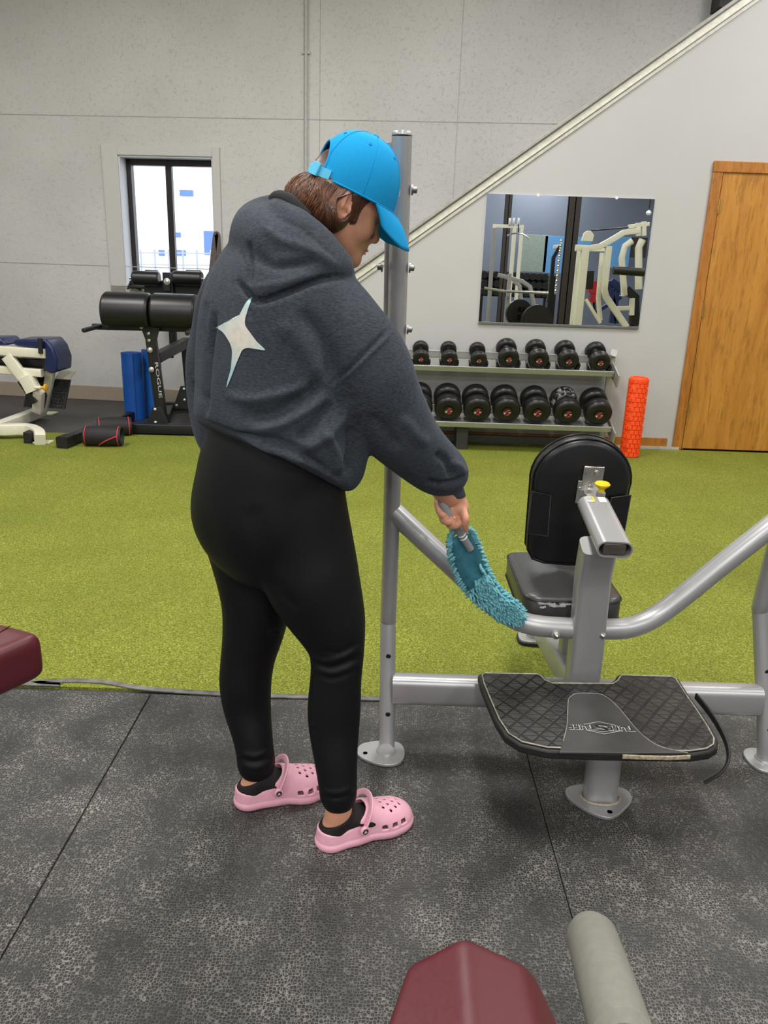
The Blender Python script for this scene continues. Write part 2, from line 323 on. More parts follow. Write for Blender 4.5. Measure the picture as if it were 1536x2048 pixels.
# ------------------------------------------------------------------ smooth solid modelling (distance field -> mesh)
class SDF:
    def __init__(s, lo, hi, h):
        s.lo = np.array(lo, float); s.h = h; s.n = np.ceil((np.array(hi)-s.lo)/h).astype(int)+1
        s.D = np.full(tuple(s.n), 0.5, np.float32)
    def block(s, lo, hi):
        a = np.clip(np.floor((np.array(lo)-s.lo)/s.h).astype(int), 0, s.n); b = np.clip(np.ceil((np.array(hi)-s.lo)/s.h).astype(int)+1, 0, s.n)
        if (b <= a).any(): return None
        ax = [s.lo[i]+s.h*np.arange(a[i], b[i]) for i in range(3)]
        X, Y, Z = np.meshgrid(*ax, indexing='ij'); return (slice(a[0], b[0]), slice(a[1], b[1]), slice(a[2], b[2])), np.stack([X, Y, Z], -1).astype(np.float32)
    def comb(s, sl, d, k, mode):
        A = s.D[sl]; d = d.astype(np.float32)
        if mode == 'sub':
            B = -d; h = np.maximum(k-np.abs(A-B), 0)/max(k, 1e-6); s.D[sl] = np.maximum(A, B)+h*h*k/4
        elif mode == 'and':
            h = np.maximum(k-np.abs(A-d), 0)/max(k, 1e-6); s.D[sl] = np.maximum(A, d)+h*h*k/4
        else:
            h = np.maximum(k-np.abs(A-d), 0)/max(k, 1e-6); s.D[sl] = np.minimum(A, d)-h*h*k/4
    def ell(s, c, r, axes=None, k=0.02, mode='add'):
        c = np.asarray(c, float); r = np.asarray(r, float)*np.ones(3); ax = np.eye(3) if axes is None else np.array([unit(a) for a in axes])
        m = r.max()+k+2*s.h; bl = s.block(c-m, c+m)
        if bl is None: return
        sl, X = bl; q = (X-c)@ax.T/r; k0 = np.linalg.norm(q, axis=-1); k1 = np.linalg.norm(q/r, axis=-1)+1e-9
        s.comb(sl, k0*(k0-1)/k1, k, mode)
    def seg(s, p0, p1, a0, a1, b0=None, b1=None, lat=None, k=0.02, mode='add'):
        p0 = np.asarray(p0, float); p1 = np.asarray(p1, float); b0 = a0 if b0 is None else b0; b1 = a1 if b1 is None else b1
        m = max(a0, a1, b0, b1)+k+2*s.h; bl = s.block(np.minimum(p0, p1)-m, np.maximum(p0, p1)+m)
        if bl is None: return
        sl, X = bl; d = p1-p0; L2 = d@d+1e-12; t = np.clip((X-p0)@d/L2, 0, 1)[..., None]
        rel = X-(p0+t*d); t = t[..., 0]; a = a0+(a1-a0)*t; b = b0+(b1-b0)*t
        if lat is None: dist = np.linalg.norm(rel, axis=-1)-a
        else:
            ax = unit(d); la = unit(np.asarray(lat)-ax*(np.asarray(lat)@ax)); lb = np.cross(ax, la)
            u = rel@la/a; v = rel@lb/b; w = rel@ax/np.minimum(a, b)
            k0 = np.sqrt(u*u+v*v+w*w)+1e-9; k1 = np.sqrt((u/a)**2+(v/b)**2+(w/np.minimum(a, b))**2)+1e-9
            dist = k0*(k0-1)/k1
        s.comb(sl, dist, k, mode)
    def limb(s, pts, k=0.012, sub=4, lat=None, mode='add'):
        # pts: (point, a) or (point, a, b)
        A = [np.concatenate([np.asarray(p[0], float), [p[1], p[2] if len(p) > 2 else p[1]]]) for p in pts]
        C = catmull(A, sub)
        for q0, q1 in zip(C[:-1], C[1:]): s.seg(q0[:3], q1[:3], q0[3], q1[3], q0[4], q1[4], lat=lat, k=k, mode=mode)
    def planes(s, pl, k, mode='add', lo=None, hi=None):
        sl, X = s.block(s.lo if lo is None else lo, (s.lo+s.n*s.h) if hi is None else hi); d = None
        for p, n in pl:
            e = (X-np.asarray(p, float))@unit(n)
            if d is None: d = e
            else:
                h = np.maximum(k-np.abs(d-e), 0)/max(k, 1e-6); d = np.maximum(d, e)+h*h*k/4
        s.comb(sl, d, 0.001 if mode == 'add' else k, mode)
    def mesh(s, smooth=2):
        D = s.D; D[0] = D[-1] = 0.5; D[:, 0] = D[:, -1] = 0.5; D[:, :, 0] = D[:, :, -1] = 0.5
        S = D < 0; n = np.array(D.shape); cs = tuple(n-1)
        acc = np.zeros(cs+(3,), np.float32); cnt = np.zeros(cs, np.float32)
        def sub(A, o): return A[o[0]:o[0]+cs[0], o[1]:o[1]+cs[1], o[2]:o[2]+cs[2]]
        for axx in range(3):
            for u in (0, 1):
                for v in (0, 1):
                    o = [0, 0, 0]; oth = [i for i in range(3) if i != axx]; o[oth[0]] = u; o[oth[1]] = v; o2 = list(o); o2[axx] = 1
                    a = sub(D, o); b = sub(D, o2); m = sub(S, o) != sub(S, o2)
                    t = np.where(m, a/np.where(m, a-b, 1), 0)
                    for q in range(3): acc[..., q] += np.where(m, (t if q == axx else o[q]), 0)
                    cnt += m
        act = cnt > 0; idx = -np.ones(cs, np.int64); idx[act] = np.arange(act.sum())
        I = np.argwhere(act); V = (I+acc[act]/cnt[act][:, None])*s.h+s.lo
        Fs = []
        for axx in range(3):
            oth = [i for i in range(3) if i != axx]
            sl0 = [slice(1, n[i]-1) for i in range(3)]; sl0[axx] = slice(0, n[axx]-1); sl1 = list(sl0); sl1[axx] = slice(1, n[axx])
            a = S[tuple(sl0)]; b = S[tuple(sl1)]; W_ = np.argwhere(a != b)
            if len(W_) == 0: continue
            base = W_.copy(); base[:, oth[0]] += 1; base[:, oth[1]] += 1; ins = a[tuple(W_.T)]
            q = []
            for du, dv in ((-1, -1), (0, -1), (0, 0), (-1, 0)):
                c = base.copy(); c[:, oth[0]] += du; c[:, oth[1]] += dv; q.append(idx[tuple(c.T)])
            Q = np.stack(q, 1)
            if axx == 1: Q = Q[:, ::-1]
            Q[~ins] = Q[~ins][:, ::-1]; Fs.append(Q)
        F = np.concatenate(Fs); return relax(V, F, smooth), F
def relax(V, F, it, lam=0.6):
    E = np.concatenate([F[:, [0, 1]], F[:, [1, 2]], F[:, [2, 3]], F[:, [3, 0]]])
    for i in range(it):
        A = np.zeros_like(V); c = np.zeros(len(V))
        for q in range(3): A[:, q] = np.bincount(E[:, 0], V[E[:, 1], q], len(V))+np.bincount(E[:, 1], V[E[:, 0], q], len(V))
        c = np.bincount(E[:, 0], minlength=len(V))+np.bincount(E[:, 1], minlength=len(V))
        V = V+(A/c[:, None]-V)*lam
    return V
def vnormals(V, F):
    n = np.cross(V[F[:, 2]]-V[F[:, 0]], V[F[:, 3]]-V[F[:, 1]]); N = np.zeros_like(V)
    for q in range(4):
        for c in range(3): N[:, c] += np.bincount(F[:, q], n[:, c], len(V))
    return N/(np.linalg.norm(N, axis=1, keepdims=True)+1e-12)
def folds(V, F, specs):
    # cloth folds modelled on the side of the garment that the list gives: (line of picture points, half width px, height m)
    N = vnormals(V, F); vd = V-C0; vd /= np.linalg.norm(vd, axis=1, keepdims=True); face = np.clip(-(N*vd).sum(1)*1.6+0.15, 0, 1)
    x, y = proj(V); Q = np.stack([x, y], 1); out = np.zeros(len(V))
    for pts, w, amp in specs:
        pts = catmull([np.array(p, float) for p in pts], 5); best = np.full(len(V), 1e9); tt = np.zeros(len(V)); n = len(pts)-1
        for i in range(n):
            a, b = pts[i], pts[i+1]; d = b-a; t = np.clip(((Q-a)@d)/(d@d+1e-9), 0, 1); dd = np.linalg.norm(Q-(a+t[:, None]*d), axis=1)
            m = dd < best; best[m] = dd[m]; tt[m] = (i+t[m])/n
        fade = np.clip(np.minimum(tt, 1-tt)*5, 0.0, 1)
        out += amp*np.exp(-(best/w)**2)*fade
    return V+N*(out*face)[:, None]

# ================================================================== the room
WB = P(0, 790, 7.53); WB[2] = 0; dW = unit(np.array([1.252, -0.11, 0])); nW = np.array([dW[1], -dW[0], 0])   # back wall line, nW points into the room
def BW(px, py, off=0.0):                   # point of the back wall seen at a pixel
    d = ray(px, py); p0 = WB+nW*off; return C0+d*(((p0-C0)@nW)/(d@nW))
def bwp(s, z, off=0.0): return WB+dW*s+nW*off+np.array([0, 0, z])
def bws(p): return float((p-WB)@dW)
WH = 4.15
g = G(); g.bb((-5.4, -14.2, -0.12), (6.2, 8.4, -0.008)); struct('floor', g, mat('concrete', rgb(70, 70, 70), 0.8))
g = G(); g.bb((-5.4, -14.2, WH), (6.2, 8.4, WH+0.1))
for lx, ly in LAMPS: g.bb((lx-.25, ly-.68, 4.03), (lx+.25, ly+.68, WH+.01))
struct('ceiling', g, mat('ceiling_panel', rgb(205, 204, 200), 0.8, var=0.03))
# back wall with window opening
wa = BW(236, 310); wb = BW(425, 312); ws0, ws1, wz1 = bws(wa), bws(wb), float(wa[2]); wz0 = 1.08
g = G()
def wallbox(s0, s1, z0, z1, o0=-0.22, o1=0.0):
    c = bwp((s0+s1)/2, (z0+z1)/2, (o0+o1)/2); g.box(c, (abs(s1-s0), abs(o1-o0), abs(z1-z0)), (dW, nW, (0, 0, 1)))
wallbox(-1.6, ws0, 0, WH); wallbox(ws1, 9.6, 0, WH); wallbox(ws0, ws1, 0, wz0); wallbox(ws0, ws1, wz1, WH)
struct('wall_back', g, OSB)
for zz in (BW(0, 228)[2], BW(0, 524)[2]):   # panel joints
    g = G(); wallbox(-1.5, 9.5, zz-0.004, zz+0.003, 0, 0.003); struct('trim_1', g, mat('joint', rgb(172, 171, 167), 0.7))
g = G(); s_ = bws(BW(924, 60)); wallbox(s_, s_+0.006, 0, WH, 0, 0.0025); s_ = bws(BW(640, 60)); wallbox(s_, s_+0.005, 0, WH, 0, 0.002)
struct('trim_2', g, mat('joint', rgb(172, 171, 167), 0.7))
g = G(); wallbox(-1.5, 9.5, 0, 0.135, 0, 0.012); struct('baseboard_back', g, mat('vinyl_cove', rgb(158, 145, 128), 0.5, var=0.03), bevel=0.003)
g = G(); s_ = bws(BW(613, 60)); g.cyl(bwp(s_, 0.14, 0.02), bwp(s_, WH, 0.02), 0.013, 14)
for zz in (0.6, 1.8, 3.0): g.box(bwp(s_, zz, 0.01), (0.06, 0.02, 0.02), (dW, nW, (0, 0, 1)))
tag(obj('conduit', g, mat('painted_pipe', rgb(184, 183, 179), 0.5)), 'thin painted vertical conduit pipe running up the back wall behind the cap', 'pipe')
# window
wroot = thing('window_1', 'x', 'x', bwp((ws0+ws1)/2, wz0)); del wroot['label']; del wroot['category']; wroot['kind'] = 'structure'
g = G(); ca, cb, ct = bws(BW(203, 290)), bws(BW(439, 293)), float(BW(203, 290)[2])
wallbox(ca, ws0, wz0-0.1, ct, 0, 0.018); wallbox(ws1, cb, wz0-0.1, ct, 0, 0.018); wallbox(ws0, ws1, wz1, ct, 0, 0.018); wallbox(ca, cb, wz0-0.12, wz0, 0, 0.018)
struct('window_casing', g, mat('casing_paint', rgb(196, 194, 190), 0.45, var=0.02), wroot, bevel=0.003)
g = G(); wallbox(ws0-.001, ws0+0.012, wz0, wz1, -0.2, 0.002); wallbox(ws1-0.012, ws1+.001, wz0, wz1, -0.2, 0.002); wallbox(ws0, ws1, wz1-0.012, wz1+.001, -0.2, 0.002); wallbox(ws0, ws1, wz0-.001, wz0+0.02, -0.2, 0.03)
struct('window_reveal', g, mat('reveal_paint', rgb(214, 216, 222), 0.45, var=0.02), wroot)
BRZ = mat('bronze_frame', rgb(42, 38, 38), 0.35, 0.3)
mull = (bws(BW(329, 330, -0.15))+bws(BW(344, 330, -0.15)))/2
g = G(); f_ = 0.055
wallbox(ws0+.01, ws0+f_, wz0, wz1, -0.2, -0.13); wallbox(ws1-f_, ws1-.01, wz0, wz1, -0.2, -0.13); wallbox(ws0, ws1, wz1-f_-.01, wz1-.01, -0.2, -0.13); wallbox(ws0, ws1, wz0+.01, wz0+f_, -0.2, -0.13); wallbox(mull-0.028, mull+0.028, wz0, wz1, -0.19, -0.14)
struct('window_frame', g, BRZ, wroot, bevel=0.004)
g = G(); wallbox(ws0+.02, ws1-.02, wz0+.02, wz1-.02, -0.168, -0.164); struct('window_pane', g, GLASS, wroot)
# outside: pale yard and a pale building across the street
g = G(); g.bb((-40, 9, -1.2), (30, 60, -1.0)); struct('ground_outside', g, mat('snowy_yard', rgb(215, 216, 220), 0.9, var=0.05, scale=2))
bld = thing('building', 'pale overexposed building with small blue windows across the yard', 'building', (-9, 40, -1))
g = G(); g.bb((-30, 40, -1), (6, 50, 9)); obj('wall', g, mat('pale_siding', rgb(238, 238, 240), 0.8, var=0.02, scale=1), bld)
OUTB = mat('blue_pane', rgb(84, 122, 180), 0.2)
for (x0, y0, x1, y1) in ((360, 380, 387, 393), (408, 462, 430, 510), (318, 500, 330, 512), (352, 465, 362, 475), (352, 500, 372, 512)):
    a = P(x0, y0, 40); b = P(x1, y1, 40); g = G(); g.bb((a[0], 39.9, b[2]), (b[0], 40.05, a[2])); obj('window', g, OUTB, bld)
fn = thing('fence', 'thin dark wire fence outside the window in front of the pale building', 'fence', P(330, 520, 25)*np.array([1, 1, 0])+np.array([0, 0, -1]))
g = G(); a = P(225, 505, 25); b = P(450, 507, 25)
for k in (0, 1): g.cyl(a-np.array([0, 0, .35*k]), b-np.array([0, 0, .35*k]), 0.02, 6)
obj('rail', g, mat('fence_grey', rgb(165, 170, 180), 0.5), fn)
for k in range(9):
    q = a+(b-a)*k/8; g = G(); g.cyl((q[0], q[1], -1), (q[0], q[1], q[2]+.1), 0.03, 6); obj('post', g, MATS['fence_grey'], fn)
# other walls
g = G(); g.bb((-5.4, -14.2, 0), (-5.2, 8.4, WH)); struct('wall_left', g, PAINT)
g = G(); g.bb((6.0, -14.2, 0), (6.2, 8.4, WH)); struct('wall_right', g, PAINT)
g = G(); g.bb((-5.4, -14.2, 0), (6.2, -14.0, WH)); struct('wall_front', g, mat('slate_paint', rgb(112, 120, 136), 0.6, var=0.03, scale=2))
# under-stair wall: polygon whose top follows the flight
SY = 6.06; sl = lambda x: 0.0
a = P(1475, 3, SY); b = P(705, 548, SY); k_ = (a[2]-b[2])/(a[0]-b[0])
zt = lambda x: b[2]+k_*(x-b[0])
D0, D1, DZ = float(P(1447, 330, SY)[0]), float(P(1447, 330, SY)[0])+0.92, float(P(1450, 342, SY)[2])
xl = -1.25; xr = a[0]+(WH-a[2])/k_
g = G(); EY = np.array([0, 0.13, 0])
poly = [(xl, 0), (D0, 0), (D0, DZ), (D1, DZ), (D1, 0), (6.0, 0), (6.0, WH), (xr, WH), (xl, zt(xl))]
# split so every prism is convex
for pl in ([(xl, 0), (D0, 0), (D0, zt(D0)), (xl, zt(xl))], [(D0, DZ), (D1, DZ), (D1, zt(D1)), (D0, zt(D0))], [(D1, 0), (6.0, 0), (6.0, WH), (xr, WH), (D1, zt(D1))]):
    g.prism([(x, SY, z) for x, z in pl], EY)
struct('wall_stairs', g, PAINT)
g = G(); g.bb((xl, SY+.13, 0), (xl+.13, 7.3, zt(xl))); struct('wall_stairs_side', g, PAINT)
g = G(); dS = unit((1, 0, k_)); nS = unit((-k_, 0, 1)); L = (xr-xl)/dS[0]; mid = np.array([(xl+xr)/2, 0, (zt(xl)+zt(xr))/2])
g.box(mid+nS*0.012+np.array([0, SY+0.05, 0]), (L, 0.19, 0.024), (dS, (0, 1, 0), nS)); struct('trim_3', g, mat('stair_cap', rgb(160, 157, 150), 0.4), bevel=0.004)
g = G(); g.box(mid-nS*0.03+np.array([0, SY-0.01, 0]), (L, 0.022, 0.044), (dS, (0, 1, 0), nS)); struct('trim_4', g, mat('stair_trim', rgb(224, 221, 208), 0.4), bevel=0.005)
g = G(); g.box(mid-nS*0.068+np.array([0, SY-0.006, 0]), (L, 0.013, 0.022), (dS, (0, 1, 0), nS)); struct('trim_5', g, mat('stair_trim2', rgb(196, 193, 184), 0.4), bevel=0.003)
g = G(); q = P(1428, 22, 6.9); g.bb((q[0], 6.8, q[2]), (4.6, 7.35, WH)); struct('trim_6', g, mat('dark_beam', rgb(52, 50, 50), 0.6))
g = G(); g.bb((xl, SY-.014, 0.0), (D0-.12, SY, 0.088)); struct('baseboard_stairs', g, OAKT, bevel=0.003)
g = G(); g.bb((xl, SY-.022, -.004), (D0-.02, SY-.012, 0.022)); struct('baseboard_gap', g, mat('pale_caulk', rgb(176, 176, 172), 0.6))
# door
dr = thing('door_1', 'x', 'x', ((D0+D1)/2, SY, 0)); del dr['label']; del dr['category']; dr['kind'] = 'structure'
fx = float(P(1428, 322, SY)[0]); fz = float(P(1428, 322, SY)[2]); rx = D1+(D0-fx)
g = G(); g.bb((fx, SY-.02, 0), (D0, SY+.0, fz-0.075)); g.bb((D1, SY-.02, 0), (rx, SY, fz-0.075)); g.bb((fx-.003, SY-.024, fz-0.075), (rx, SY, fz)); struct('door_frame', g, OAKT, dr, bevel=0.004)
g = G(); g.bb((D0-.001, SY, 0), (D0+.02, SY+.13, DZ)); g.bb((D1-.02, SY, 0), (D1+.001, SY+.13, DZ)); g.bb((D0, SY, DZ-.02), (D1, SY+.13, DZ+.001)); struct('door_jamb', g, OAKT, dr)
g = G(); g.bb((D0+.005, SY-.012, 0.012), (D1-.005, SY+.03, DZ-.006)); struct('door_panel', g, OAK, dr, bevel=0.002)
for (px, py) in ((1437, 413), (1403, 620), (1373, 818)):
    z = float(P(px, py, SY)[2]); g = G()
    for k in range(5): g.cyl((D0+.003, SY-.02, z-.05+.02*k), (D0+.003, SY-.02, z-.032+.02*k), 0.0065, 10)
    g.bb((D0-.006, SY-.014, z-.05), (D0+.014, SY-.011, z+.05)); struct('hinge', g, mat('brass', rgb(190, 160, 90), 0.3, 0.9), dr)
g = G(); g.lathe([(0, 0), (.03, 0), (.03, .006), (.012, .01), (.012, .04), (.028, .05), (.03, .065), (.02, .078), (0, .08)], (D1-.07, SY-.012, 1.0), (0, -1, 0)); struct('door_knob', g, MATS['brass'], dr)

# ---- floor coverings
XS = [-2.9, float(PZ(305, 1383, 0)[0]), float(PZ(1050, 1500, 0)[0])+.002, 1.58, 2.8]; YE = float(PZ(440, 1388, 0)[1])
lab = ['black rubber floor mat under the left maroon pad, left of the long seam', 'large black rubber floor mat under the pink clogs, between the two long seams', 'black rubber floor mat under the press bench front foot, right of the thin seam', 'black rubber floor mat at the far right edge']
for row, (y0, y1) in enumerate(((YE-1.83, YE-.012), (YE-3.7, YE-1.836))):
    for i in range(4):
        if row == 1: continue
        g = G(); gap = .006 if i == 0 else .0022
        g.bb((XS[i]+gap/2, y0, -.012), (XS[i+1]-gap/2, y1, 0.0)); 
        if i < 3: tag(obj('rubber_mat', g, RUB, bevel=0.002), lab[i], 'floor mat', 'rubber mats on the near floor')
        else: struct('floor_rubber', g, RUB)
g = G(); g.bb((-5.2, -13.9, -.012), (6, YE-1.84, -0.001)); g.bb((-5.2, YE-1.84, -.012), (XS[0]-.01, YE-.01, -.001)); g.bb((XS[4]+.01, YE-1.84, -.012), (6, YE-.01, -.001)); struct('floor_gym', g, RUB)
g = G(); pth = [PZ(x, y, .004) for x, y in ((0, 1366), (60, 1364), (150, 1361), (215, 1365), (280, 1376), (380, 1384), (520, 1391), (640, 1394), (770, 1398), (1000, 1404), (1250, 1411), (1536, 1420))]
pth = [pth[0]+np.array([-2.5, 0, 0])]+pth+[pth[-1]+np.array([3, 0, 0])]
g.sweep(catmull(pth, 4), rsec(.022, .006, .002)); tag(obj('turf_edging', g, mat('worn_edging', rgb(104, 103, 98), 0.55, var=0.6, scale=22)), 'low grey worn rubber edging strip between the green turf and the black mats', 'edging')
tl = PZ(0, 868, 0)[1]; tr = PZ(390, 872, 0)[1]
g = G(); poly = [(-5.2, YE+.01), (6.0, YE+.01), (6.0, SY-.03), (-1.2, SY-.03), (-1.2, tr), (-5.2, tl)]
g.prism([(x, y, -.012) for x, y in [(-5.2, YE+.01), (6.0, YE+.01), (6.0, SY-.03), (-1.2, SY-.03)]], (0, 0, .014))
g = G(); g.prism([(-1.2, YE+.01, -.012), (6, YE+.01, -.012), (6, SY-.03, -.012), (-1.2, SY-.03, -.012)], (0, 0, .014)); g.prism([(-5.2, YE+.01, -.012), (-1.2, YE+.01, -.012), (-1.2, tr, -.012), (-5.2, tl, -.012)], (0, 0, .014))
tag(obj('artificial_turf', g, TURF), 'wide strip of bright green artificial turf across the middle of the gym floor', 'turf')
g = G(); g.prism([(-5.2, tl+.005, -.012), (-1.2, tr+.005, -.012), (-1.2, 7.4, -.012), (-5.2, 7.9, -.012)], (0, 0, .012))
tag(obj('rubber_mat', g, mat('dark_rubber', rgb(60, 58, 57), 0.5, var=0.25, scale=4, bump=0.1)), 'dark smooth rubber floor strip under the black bench along the back wall', 'floor mat')

# ---- mirror on the stair wall
mr = thing('wall_mirror', 'rectangular frameless mirror on the pale wall above the dumbbell rack', 'mirror', (float(P(1140, 645, SY)[0]), MIR_Y, float(P(1140, 648, SY)[2])))
ma = P(975, 387, MIR_Y); mb = P(1277, 655, MIR_Y); mxr = (P(1310, 397, MIR_Y)[0]+P(1277, 655, MIR_Y)[0])/2; mxl = (ma[0]+P(956, 645, MIR_Y)[0])/2
mm = bpy.data.materials.new('mirror_silver'); mm.use_nodes = True; t = NT(mm); t.b.inputs['Base Color'].default_value = (.80, .84, .84, 1); t.b.inputs['Metallic'].default_value = 1; t.b.inputs['Roughness'].default_value = 0.0
g = G(); g.bb((mxl, MIR_Y, mb[2]), (mxr, SY-.0005, ma[2])); obj('mirror_glass', g, mm, mr, smooth=False)
g = G(); g.bb((mxl, MIR_Y-.006, mb[2]-.012), (mxr, SY, mb[2]+.004)); obj('bottom_channel', g, STEELD, mr, bevel=.001)
for px in (1076, 1234):
    x = float(P(px, 390, MIR_Y)[0]); g = G(); g.cyl((x, MIR_Y-.006, ma[2]), (x, SY, ma[2]), .011, 14); obj('mirror_clip', g, mat('clear_clip', rgb(225, 225, 222), 0.3), mr)

# ================================================================== dumbbell rack under the mirror
RY1, RY2 = 5.83, 5.72       # front edge of upper and lower shelf
rack = thing('dumbbell_rack', 'two-tier silver dumbbell rack standing below the wall mirror', 'rack', (float(P(1000, 850, 5.85)[0]), 5.85, 0))
rxl, rxr = float(P(640, 735, RY1)[0]), float(P(1224, 748, RY1)[0])+.01
def tier(pyA, Y, px, hw, depth):
    z = float(P(px, pyA, Y)[2]); tl_ = math.radians(20); ax = ((1, 0, 0), (0, math.cos(tl_), math.sin(tl_)), (0, -math.sin(tl_), math.cos(tl_)))
    return z, ax
z1 = float(P(1020, 744, RY1)[2]); z2 = float(P(1020, 855, RY2)[2])
TL = math.radians(20); AX = ((1, 0, 0), (0, math.cos(TL), math.sin(TL)), (0, -math.sin(TL), math.cos(TL))); ey, ez = np.array(AX[1]), np.array(AX[2])
RK = mat('rack_silver', rgb(178, 178, 172), 0.35, 0.55, var=.04)
for z, Y in ((z1, RY1), (z2, RY2)):
    xm = (rxl+rxr)/2; c = np.array([xm, Y, z]); g = G()
    g.box(c+ez*.012, (rxr-rxl, .012, .042), AX); g.box(c+ey*.10+ez*.0, (rxr-rxl, .19, .006), AX)
    g.box(c+ey*.205+ez*.03, (rxr-rxl, .008, .06), AX)
    obj('shelf', g, RK, rack, bevel=.002)
zb = z1+.08
for x in (rxr+.015, rxl-.015):
    g = G(); g.sweep([(x, 6.0, 0.03), (x, 5.97, z1+.12), (x, 5.93, z1+.16)], rsec(.05, .07, .01)); g.sweep([(x, 5.62, .03), (x, 6.03, .03)], rsec(.05, .06, .01), up=(0, 0, 1))
    g.box((x, 5.86, z1+.01), (.012, .26, .10), AX); g.box((x, 5.82, z2+.01), (.012, .34, .1), AX)
    obj('upright', g, RK, rack, bevel=.002)
x = float(P(921, 880, 5.9)[0]); g = G(); g.bb((x-.045, 5.78, 0), (x+.045, 5.98, z2-.02)); obj('centre_leg', g, mat('dark_leg', rgb(60, 60, 60), 0.5, 0.3), rack, bevel=.005)
g = G(); g.bb((rxl, 5.92, .03), (rxr, 5.96, .09)); obj('lower_rail', g, mat('dark_leg', rgb(60, 60, 60), .5), rack, bevel=.004)

def emblem_geo(r):
    out = []
    g = G(); g.lathe([(0, .0012), (r, .0012), (r, 0)], (0, 0, 0), (0, -1, 0), 20); out.append(('badge', g, mat('badge_black', rgb(34, 30, 30), .4)))
    g = G(); g.prism([(-r*.55, -.0022, r*.1), (r*.1, -.0022, r*.75), (r*.65, -.0022, r*.55), (r*.1, -.0022, r*.2), (-r*.1, -.0022, -r*.3)][::-1], (0, .001, 0)); g.prism([(-r*.2, -.0022, -r*.75), (r*.5, -.0022, -r*.6), (r*.6, -.0022, -r*.1), (0, -.0022, -r*.35)], (0, .001, 0)); out.append(('badge_swirl', g, mat('badge_red', rgb(178, 58, 62), .4)))
    g = G(); g.prism([(-r*.75, -.002, -r*.1), (-r*.3, -.002, r*.25), (-r*.1, -.002, -r*.1), (-r*.45, -.002, -r*.5)], (0, .001, 0)); g.prism([(r*.25, -.002, r*.1), (r*.8, -.002, r*.1), (r*.55, -.002, -r*.35)], (0, .001, 0)); out.append(('badge_mark', g, mat('badge_white', rgb(196, 190, 188), .4)))
    return out
DRUB = mat('dumbbell_rubber', rgb(22, 22, 22), 0.38, var=.12, scale=40, bump=.06)
def dumbbell(r, w, gap, label, cat='dumbbell', group=None, chrome=True):
    root = thing('dumbbell', label, cat, (0, 0, 0), group); L = gap+2*w
    rot = lambda g: G().put([np.array([p[0], 0, 0])+ey*p[1]+ez*p[2] for p in g.v], g.f)
    g = G(); g.lathe([(.013, 0), (.017, gap*.25), (.019, gap*.5), (.017, gap*.75), (.013, gap)], (0, w, 0), (0, 1, 0), 16); obj('handle', rot(g), CHROME if chrome else STEELD, root, local=True)
    for k in (0, 1):
        y0 = 0 if k == 0 else w+gap; g = G()
        g.lathe([(0, .003), (r*.42, .003), (r*.46, 0), (r*.80, 0), (r*.95, w*.10), (r, w*.22), (r, w*.36), (r*.985, w*.38), (r*.985, w*.41), (r, w*.43), (r, w*.82), (r*.9, w*.97), (r*.35, w), (0, w)], (0, y0, 0), (0, 1, 0), 36)
        h = obj('weight_head', rot(g), DRUB, root, local=True, ang=50)
        if k == 0:
            for nm, ge, m_ in emblem_geo(r*.36): obj(nm, rot(ge), m_, h, local=True, smooth=False)
    return root
nm7 = ['nearest the upright post', 'second from the post', 'third from the post', 'fourth from the post, first larger one', 'third from the right end', 'second from the right end', 'last one at the right end']
lows = [('front head', 'partly hidden by the grey sleeve'), ]
topx = [(842, 719), (899, 720), (958, 722), (1018, 720), (1078, 722), (1138, 724), (1201, 727)]
sm = dumbbell(.062, .055, .10, 'x'); lg = dumbbell(.078, .07, .09, 'x'); used = set()
for i, (px, py) in enumerate(topx):
    src = sm if i < 3 else lg; r = .062 if i < 3 else .078
    p = P(px, py, RY1+.01); z = p[2]
    lb = 'small black chrome-handled dumbbell on the upper shelf, %s' % nm7[i] if i < 3 else 'black chrome-handled dumbbell on the upper shelf, %s' % nm7[i]
    if src not in used: used.add(src); src.location = p; src['label'] = lb; o = src
    else: o = dup(src, p, lb)
    o['group'] = 'dumbbells on the upper shelf'
    g = G(); k5 = r*.86
    g.prism([p+ey*0+np.array([x, 0, 0])+ez*z for x, z in ((-k5*1.25, -r*.25), (-k5*1.4, -r*.3), (-k5*1.2, -r-.012), (k5*1.2, -r-.012), (k5*1.4, -r*.3), (k5*1.25, -r*.25), (k5*.8, -r-.0), (-k5*.8, -r-.0))], ey*.05); obj('saddle', g, BLKPL, rack, bevel=.002)
big = dumbbell(.103, .105, .06, 'x', chrome=False); first = True
lowx = [(838, 820), (897, 822), (955, 824), (1014, 825), (1075, 827), (1136, 829), (1198, 831)]
nmb = ['partly hidden behind the grey hoodie sleeve', 'second from the hoodie sleeve', 'third from the hoodie sleeve', 'middle one of the row', 'third from the right end', 'second from right, chalk smears on rear head', 'last one at the right end']
for i, (px, py) in enumerate(lowx):
    p = P(px, py, RY2-.01); lb = 'large black dumbbell on the lower shelf, %s' % nmb[i]
    if first: first = False; big.location = p; big['label'] = lb; o = big
    else: o = dup(big, p, lb)
    o['group'] = 'dumbbells on the lower shelf'
    if i == 5:
        hd = [c for c in o.children if c.name.startswith('weight_head')][1]; m = DRUB.copy(); m.name = 'chalky_rubber'; t = NT(m)
        nz = t.add('ShaderNodeTexNoise', i_Scale=14.0, i_Detail=5.0, i_Distortion=1.5); t.link(t.coord(), nz.inputs['Vector'])
        src_ = t.b.inputs['Base Color'].links[0].from_socket; t.link(t.mix(t.ramp(nz.outputs[0], [(.5, 0), (.62, .8)]), src_, rgb(170, 170, 170)), t.b.inputs['Base Color'])
        hd.data = hd.data.copy(); hd.data.materials[0] = m; hd['label'] = 'rear head with white chalk smears'

